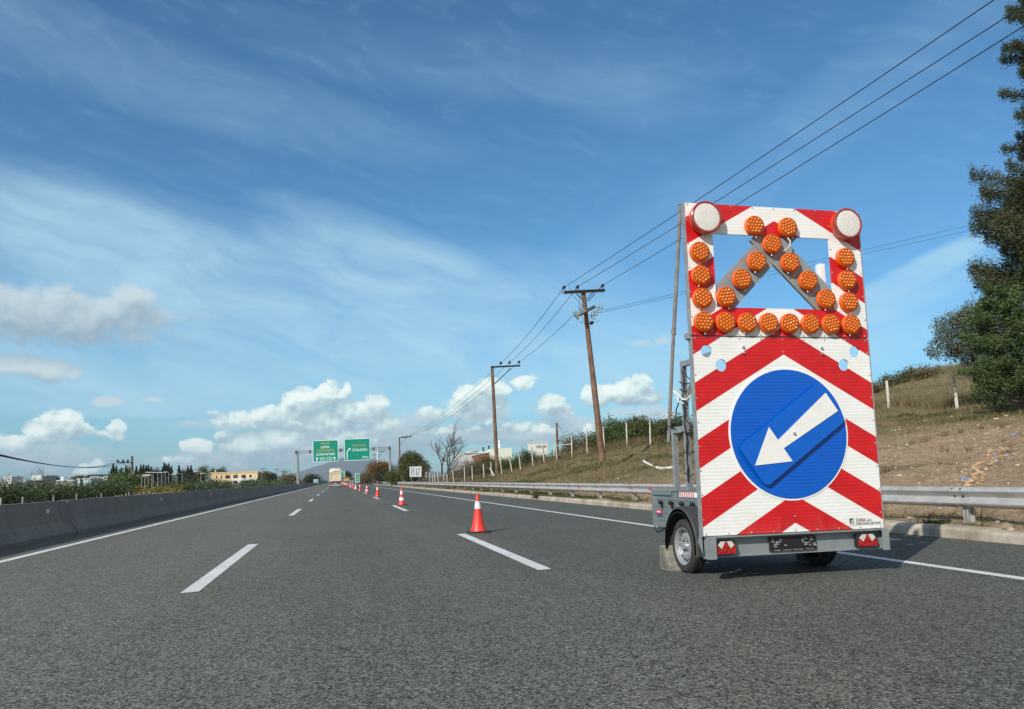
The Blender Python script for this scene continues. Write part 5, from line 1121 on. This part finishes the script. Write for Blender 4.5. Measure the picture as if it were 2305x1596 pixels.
def lowb(x0,x1,yt,Yd,label,m,name='building',roof=None,dep=8,yb=None):
    p=at(x0,yt,Yd);q=at(x1,yt,Yd); b0=gz(p[0],Yd)-.3; t=thing(name,label,'building',(p[0],Yd,b0)); MB().box(p[0],q[0],Yd,Yd+dep,b0,p[2]-.18).build('wall',m,t)
    MB().box(p[0]-.2,q[0]+.2,Yd-.2,Yd+dep+.2,p[2]-.18,p[2]+.05).build('roof',roof or WP,t)
    return t,p,q
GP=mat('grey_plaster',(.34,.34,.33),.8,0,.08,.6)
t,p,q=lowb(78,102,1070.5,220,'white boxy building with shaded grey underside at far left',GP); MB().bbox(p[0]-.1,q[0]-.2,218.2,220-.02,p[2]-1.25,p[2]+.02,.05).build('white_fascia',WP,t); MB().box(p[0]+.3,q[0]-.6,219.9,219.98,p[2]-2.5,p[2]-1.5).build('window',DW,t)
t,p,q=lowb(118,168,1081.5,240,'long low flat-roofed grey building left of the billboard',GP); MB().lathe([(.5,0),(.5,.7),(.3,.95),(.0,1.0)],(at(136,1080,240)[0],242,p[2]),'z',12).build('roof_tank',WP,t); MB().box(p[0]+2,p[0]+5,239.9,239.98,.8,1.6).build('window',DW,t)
t,p,q=lowb(175,208,1077.5,200,'pale blue corrugated shed below the billboard',mat('pale_blue_sheet',(.50,.66,.70),.6,0,.08,2)); 
for f in (.23,.98): MB().box(p[0]+(q[0]-p[0])*f-.12,p[0]+(q[0]-p[0])*f+.12,199.7,199.98,0,p[2]+.1).build('column',DARK,t)
for k in range(3): MB().box(p[0],q[0],199.93,199.98,1.3+k*.9,1.36+k*.9).build('seam',GP,t)
t,p,q=lowb(0,23,1088,180,'pale low house with cream wall at the left picture edge',mat('cream_wall',(.62,.58,.48),.8)); MB().box(p[0]+.4,q[0]-.6,179.9,179.97,.6,p[2]-.7).build('window',DW,t)
t,p,q=lowb(10,26,1073,230,'small white roof showing behind the twiggy brown tree',WP); MB().box(p[0]+.2,q[0]-.4,229.9,229.97,2.4,3.2).build('window',DW,t)
t,p,q=lowb(24,58,1082,260,'grey-blue glass fronted building behind the bare tree',mat('blue_grey_glass',(.36,.44,.46),.4)); MB().box(p[0]+.8,q[0]-.8,259.9,259.97,1.4,3.4).build('window',DW,t)
# billboard building
Yd=260; p=at(195,1078,Yd);q=at(251,1067,Yd); t=thing('billboard','long black rooftop billboard reading NOVA LUCE left of the cypresses','billboard',(p[0],Yd,0))
MB().box(p[0],q[0],Yd,Yd+.5,p[2],q[2]).build('panel',mat('navy_board',(.012,.016,.035),.5),t); b=MB(); w=q[0]-p[0];h=q[2]-p[2]; b.text('NOVA LUCE',(p[0]+.14*w,p[2]+.12*h,p[0]+.86*w,p[2]+.66*h),Yd-.03,.03,off=.01); b.build('lettering',WP,t)
MB().box(p[0]+.5,p[0]+.8,Yd+.1,Yd+.4,-.3,p[2]).box(q[0]-.8,q[0]-.5,Yd+.1,Yd+.4,-.3,p[2]).build('support',DARK,t)
t,p,q=lowb(208,250,1082,250,'beige shop building with white canopy under the billboard',mat('beige_wall',(.5,.46,.38),.8)); MB().prism([(p[0]+.5,p[2]+.0),(p[0]+3.4,p[2]+.95),(p[0]+8,p[2]+.3)],248.5,249.7).build('canopy',WP,t); MB().box(p[0]+2,q[0]-1,249.9,249.97,.7,p[2]-.7).build('window',DW,t)
# right: white industrial building
Yd=225; f3=lambda x,y:((1000+x*.13015)*.9,(1080+y*.13015)*.9)
def w3(x,y,d): return at(*f3(x,y),d)
p=w3(1240,400,Yd);q=w3(1720,330,Yd); r_=w3(2130,310,Yd); t=thing('industrial_building','white industrial building with blue-grey roof edge and row of terracotta fins on the hill','building',(p[0],Yd,0))
MB().prism([(w3(1240,400,Yd)[0],w3(1240,400,Yd)[2]),(q[0],q[2]-.9),(q[0],1.5),(p[0],1.5)],Yd+.6,Yd+20).build('wall',mat('weathered_white_wall',(.50,.51,.49),.8,0,.15,.4),t)
MB().add([tuple(w3(1350,470,Yd)),tuple(w3(1720,390,Yd)),tuple(w3(1710,335,Yd+3)),tuple(w3(1500,390,Yd+3))],[(0,1,2,3)]).build('roof_slope',mat('blue_grey_roof',(.50,.62,.66),.4),t)
b=MB()
for k in range(14): f=k/13; u=w3(1410+300*f,0,Yd-.2); zt=w3(1410+300*f,475-70*f,Yd)[2]; zb_=w3(1410+300*f,560-15*f,Yd)[2]; b.box(u[0]-.09,u[0]+.09,Yd-.1,Yd+.3,zb_,zt)
b.build('fins',mat('terracotta',(.36,.14,.08),.7),t)
for k in range(2): MB().lathe([(.0,-1.6),(.25,-1.6),(.25,0),(0,0)],tuple(w3(1600+105*k,345-30*k,Yd+2)+np.array([0,0,.8])),'z',8).build('roof_vent',DARK,t)
MB().prism([(q[0],q[2]),(r_[0],r_[2]),(r_[0],2.5),(q[0],2.5)],Yd-1,Yd+18).build('tall_wing',mat('pale_green_panel',(.66,.70,.60),.7),t)
MB().lathe([(.5,0),(.5,.9),(.3,1.3),(.5,1.9),(.1,2.3)],tuple(w3(1910,310,Yd+3)),'z',10).build('roof_vent',WP,t); MB().box(p[0]-.2,q[0],Yd+.2,Yd+.58,q[2]-1.1,q[2]-.9).build('fascia',WP,t)
MB().lathe([(1.2,0),(1.2,.15)],tuple(w3(1430,375,Yd+5)),'z',12).tube([w3(1290,405,Yd+5),w3(1350,380,Yd+5),w3(1490,370,Yd+5)],.35,6).build('roof_duct',bpy.data.materials['weathered_white_wall'],t)
t,p,q=lowb(1203,1232,995,210,'pale flat-roofed block on the hill left of the short dark pole',mat('pale_block',(.66,.68,.62),.7)); MB().box(p[0]+.4,q[0]-.5,209.9,209.97,p[2]-1.6,p[2]-.9).build('window',GP,t)
t,p,q=lowb(788,798,1075,420,'tiny pale houses beyond the yellow truck',WP); MB().box(p[0]+.4,q[0]-.6,419.9,419.97,1.6,2.4).build('window',DW,t)
# ------------------------------------------------------------------ mountain
def mountain():
    D=9500.; prof=[(560,1083),(600,1079),(648,1068),(674,1061.5),(710,1049.5),(728,1046),(746,1036),(774,1029.5),(800,1030.5),(825,1031),(840,1033.5),(862,1040),(893,1047.5),(940,1056),(1010,1066),(1100,1073),(1250,1072),(1400,1068)]
    xs_=np.linspace(560,1400,150); yy=np.interp(xs_,[p[0] for p in prof],[p[1] for p in prof]); V=[]; nr=22
    for i,(x,y) in enumerate(zip(xs_,yy)):
        P=at(x,y,D); h=max(5.,P[2]); 
        for j in range(nr):
            f=j/(nr-1); dy=(f-1)*4200; prof_h=f**1.35; nz=mnoise.fractal((P[0]*.0009,(D+dy)*.0009,1.7),.9,2.1,6)
            V.append((P[0]*(1+dy/D*.0),D+dy,-20+ (h+20)*prof_h*(1+ .30*nz*(1-f)**.4*(f>0)*(f<1)) ))
    n=len(xs_); F=[(i*nr+j,(i+1)*nr+j,(i+1)*nr+j+1,i*nr+j+1) for i in range(n-1) for j in range(nr-1)]
    m=bpy.data.materials.new('mountain_slopes'); m.use_nodes=True; N=NT(m.node_tree); b=N.n['Principled BSDF']; t_=N.node('ShaderNodeTexCoord').outputs['Object']
    c=N.ramp(N.noise(t_,.004,7,.7),[(.35,(.035,.05,.03)),(.55,(.08,.09,.055)),(.75,(.19,.17,.13))]); N.l.new(c,b.inputs['Base Color']); b.inputs['Roughness'].default_value=.95
    o=npmesh('mountain',np.array(V),np.array(F),m); o.data.shade_smooth(); struct(o)
mountain()
# ------------------------------------------------------------------ rocks, rubble, grass
def rocks(name,pts,sizes,m,label=None,cat=None,seed=1):
    rr=random.Random(seed); bm0=bmesh.new(); bmesh.ops.create_icosphere(bm0,subdivisions=1,radius=1); base=np.array([v.co[:] for v in bm0.verts]); F0=np.array([[v.index for v in f.verts] for f in bm0.faces]); bm0.free()
    VV=[];FF=[]; o=0
    for (x,y),s in zip(pts,sizes):
        k=base*rng.uniform(.75,1.25,(len(base),1)); a=rr.uniform(0,PI*2); ca_,sa_=math.cos(a),math.sin(a); sc=np.array([s*rr.uniform(.7,1.5),s*rr.uniform(.6,1.),s*rr.uniform(.3,.7)]); k=k*sc
        k=np.stack([k[:,0]*ca_-k[:,1]*sa_,k[:,0]*sa_+k[:,1]*ca_,k[:,2]],1)+np.array([x,y,gz(x,y)+s*.1]); VV.append(k); FF.append(F0+o); o+=len(base)
    return npmesh(name,np.concatenate(VV),np.concatenate(FF),m)
STM=leafmat('stone_mix',(.22,.165,.11),(.34,.27,.19),(.55,.48,.38),.9,0,3)
pts=[];sz=[]
while len(pts)<2600:
    x=rng.uniform(9.0,32); y=rng.uniform(8,48)
    if y<x*.80-1.5 : 
        if rng.random()<.85: continue
    if x>9.0 and y/x>1.75 and rng.random()<.75: continue
    pts.append((x,y)); sz.append(float(np.clip(rng.lognormal(-3.55,.6),.010,.15)))
for i in range(700): x=rng.uniform(9.1,30); y=rng.uniform(30,95); x=min(x,float(fl(y)[0])); pts.append((x,y)); sz.append(float(np.clip(rng.lognormal(-3.3,.5),.02,.12)))
tag(rocks('stones',pts,sz,STM),None,None,kind='stuff')
pts=[];sz=[]
for i in range(150):
    f=rng.random(); px=2165+120*f+rng.normal(0,12); py=1088-90*f+rng.normal(0,9); r_=ray(px,py); lo=12.
    for k in range(200):  # walk the ray down to the bank
        Yq=9+k*.2; P=r_*(Yq/r_[1])+EYE
        if P[2]<gz(P[0],P[1]): break
    pts.append((P[0],P[1])); sz.append(rng.uniform(.02,.10))
cut=110
tag(rocks('brick_rubble',pts[:cut],sz[:cut],leafmat('rubble_orange',(.30,.22,.14),(.42,.25,.13),(.52,.45,.36),.8,0,3)),None,None,kind='stuff')
tag(rocks('blue_litter',pts[cut:cut+14],[s*.9 for s in sz[cut:cut+14]],mat('blue_scrap',(.16,.26,.45),.5)),None,None,kind='stuff')
# pink slab by the second pole
P=at(1142,1078,80.); b=MB(); bm=bmesh.new(); bmesh.ops.create_icosphere(bm,subdivisions=2,radius=1)
for v in bm.verts: v.co=Vector((v.co.x*1.25,v.co.y*.8,v.co.z*.55))*(1+.22*mnoise.noise(v.co*1.7)); v.co.z+=v.co.x*.22
bm.transform(Matrix.Translation((P[0],P[1],P[2]+.05))); b.bm(bm); tag(b.build('boulder',mat('pink_stone',(.50,.34,.25),.9,0,.3,3,.4,8)),'pinkish flat boulder lying at the foot of the second wooden pole','boulder')
P=at(1178,1066,79.)
# earth mound edge
# grass
def blades(name,pts,h,w,m,lean=.35,zoff=0):
    n=len(pts); a=rng.uniform(0,2*PI,n); Hh=h*rng.uniform(.5,1.3,n); base=np.array([(x,y,gz(x,y)-.02+zoff) for x,y in pts]); d=np.stack([np.cos(a),np.sin(a),np.zeros(n)],1)
    l=rng.normal(0,lean,(n,2))*Hh[:,None]; tip=base+np.stack([l[:,0],l[:,1],Hh],1); mid=(base+tip)/2+np.stack([l[:,0]*-.15,l[:,1]*-.15,Hh*.08],1); ww=(w*rng.uniform(.6,1.4,n))[:,None]
    V=np.stack([base-d*ww,base+d*ww,mid+d*ww*.8,tip,mid-d*ww*.8],1).reshape(-1,3); i=np.arange(n)*5
    F=np.concatenate([np.stack([i,i+1,i+2,i+4],1),np.stack([i+4,i+2,i+3,i+3],1)]) 
    # second set are triangles: rebuild as quads with a tiny tip
    V2=np.stack([base-d*ww,base+d*ww,tip+d*ww*.12,tip-d*ww*.12],1).reshape(-1,3); F2=np.arange(n*4).reshape(n,4)
    return npmesh(name,V2,F2,m)
def scatter(n,x0,x1,y0,y1,cond=None,clump=0.,per=1):
    out=[]
    while len(out)<n:
        x=rng.uniform(x0,x1);y=rng.uniform(y0,y1)
        if cond and not cond(x,y): continue
        for k in range(per): out.append((x+rng.normal(0,clump),y+rng.normal(0,clump)))
    return out
def N2(x,y,s,o=0): return mnoise.fractal((x*s,y*s,o),.8,2,3)
inbank=lambda x,y: x<fl(y)[0]+.5
bare=lambda x,y:(y<42 and y>x*.80-1 and x<29)
p_=scatter(52000,9.3,38,24,96,lambda x,y: inbank(x,y) and (not bare(x,y) or rng.random()<.06),.12,6)
tag(blades('dry_grass',p_,.20,.011,LM_dry,.6),None,None,kind='stuff')
p_=scatter(22000,9.3,36,8,40,lambda x,y: (y<x*.80-1.2) or (bare(x,y) and rng.random()<.05),.10,6)
tag(blades('dry_grass',p_,.16,.009,LM_dry,.5),None,None,kind='stuff')
p_=scatter(20000,9.3,36,8,40,lambda x,y: (y<x*.80-1.2) ,.10,5)
tag(blades('green_grass',p_,.15,.010,LM_gg,.5),None,None,kind='stuff')
p_=scatter(30000,9.3,34,20,96,lambda x,y: inbank(x,y) and not bare(x,y) and N2(x,y,.22,5)>.26,.14,6)
tag(blades('green_grass',p_,.13,.02,LM_gg,.7),None,None,kind='stuff')
p_=scatter(16000,8.98,10.6,7,60,lambda x,y: N2(x,y,.5,8)>(-.05 if y>14 else .12),.06,6); tag(blades('green_grass',p_,.08,.007,LM_gg,.7),None,None,kind='stuff')
p_=scatter(14000,8.98,10.6,7,90,None,.08,5); tag(blades('dry_grass',p_,.08,.006,LM_dry,.7),None,None,kind='stuff')
p_=[]
for k in range(1500):
    x=rng.uniform(9.6,36);y=rng.uniform(9,90)
    if not inbank(x,y): continue
    if bare(x,y) and rng.random()<.6: continue
    for q in range(26): p_.append((x+rng.normal(0,.09),y+rng.normal(0,.09)))
tag(blades('dry_weeds',p_,.26,.009,LM_tall,.55),None,None,kind='stuff')
# tall dry grass behind the fence
p_=[]
while len(p_)<64000:
    y=rng.uniform(38,130); xf=float(fl(y)[0]); x=xf+rng.gamma(1.6,1.3)-.1
    if N2(x,y,.25,2)<(-.15 if y>52 else .12): continue
    if y<52 and rng.random()<.75: continue
    for k in range(7): p_.append((x+rng.normal(0,.15),y+rng.normal(0,.15)))
tag(blades('tall_dry_grass',p_,.78,.014,LM_tall,.3),None,None,kind='stuff')
p_=scatter(12000,38,66,44,74,lambda x,y:True,.2,6); tag(blades('dry_grass',p_,.3,.02,LM_dry,.6),None,None,kind='stuff')
# weeds growing out of the kerb
for i,(x,y,h) in enumerate(((8.66,33.5,.45),(9.0,10.3,.16),(8.95,47,.25),(9.0,64,.3))):
    P=np.array([(x,y,.1)])+rng.normal(0,1,(300,3))*np.array([.07,.16 if i!=1 else .14,h*.4]); P[:,2]=np.abs(P[:,2]-.1)+.08; V,F=leaves(P,.07,.5)
    o=npmesh('weed',V,F,LM_gg,origin=(x,y,.1)); tag(o,['leafy weed sprouting through a gap in the kerb','small bright weed at the foot of the near guardrail post right of the board','weed tuft on the kerb in the middle distance','far weed tuft on the kerb'][i],'weed')
# ------------------------------------------------------------------ haze
hb=MB().box(-9000,9000,-60,9900,-60,345); hz=hb.build('haze',mat('haze_air',(1,1,1)))
m=bpy.data.materials.new('haze_volume'); m.use_nodes=True; N=NT(m.node_tree); N.n.remove(N.n['Principled BSDF']); pv=N.node('ShaderNodeVolumePrincipled')
pv.inputs['Color'].default_value=(.62,.78,1,1); pv.inputs['Density'].default_value=.00008; pv.inputs['Anisotropy'].default_value=.0
N.l.new(pv.outputs[0],N.n['Material Output'].inputs['Volume']); hz.data.materials.clear(); hz.data.materials.append(m); hz['kind']='stuff'
for m in bpy.data.materials:
    if '_n' in m: del m['_n']
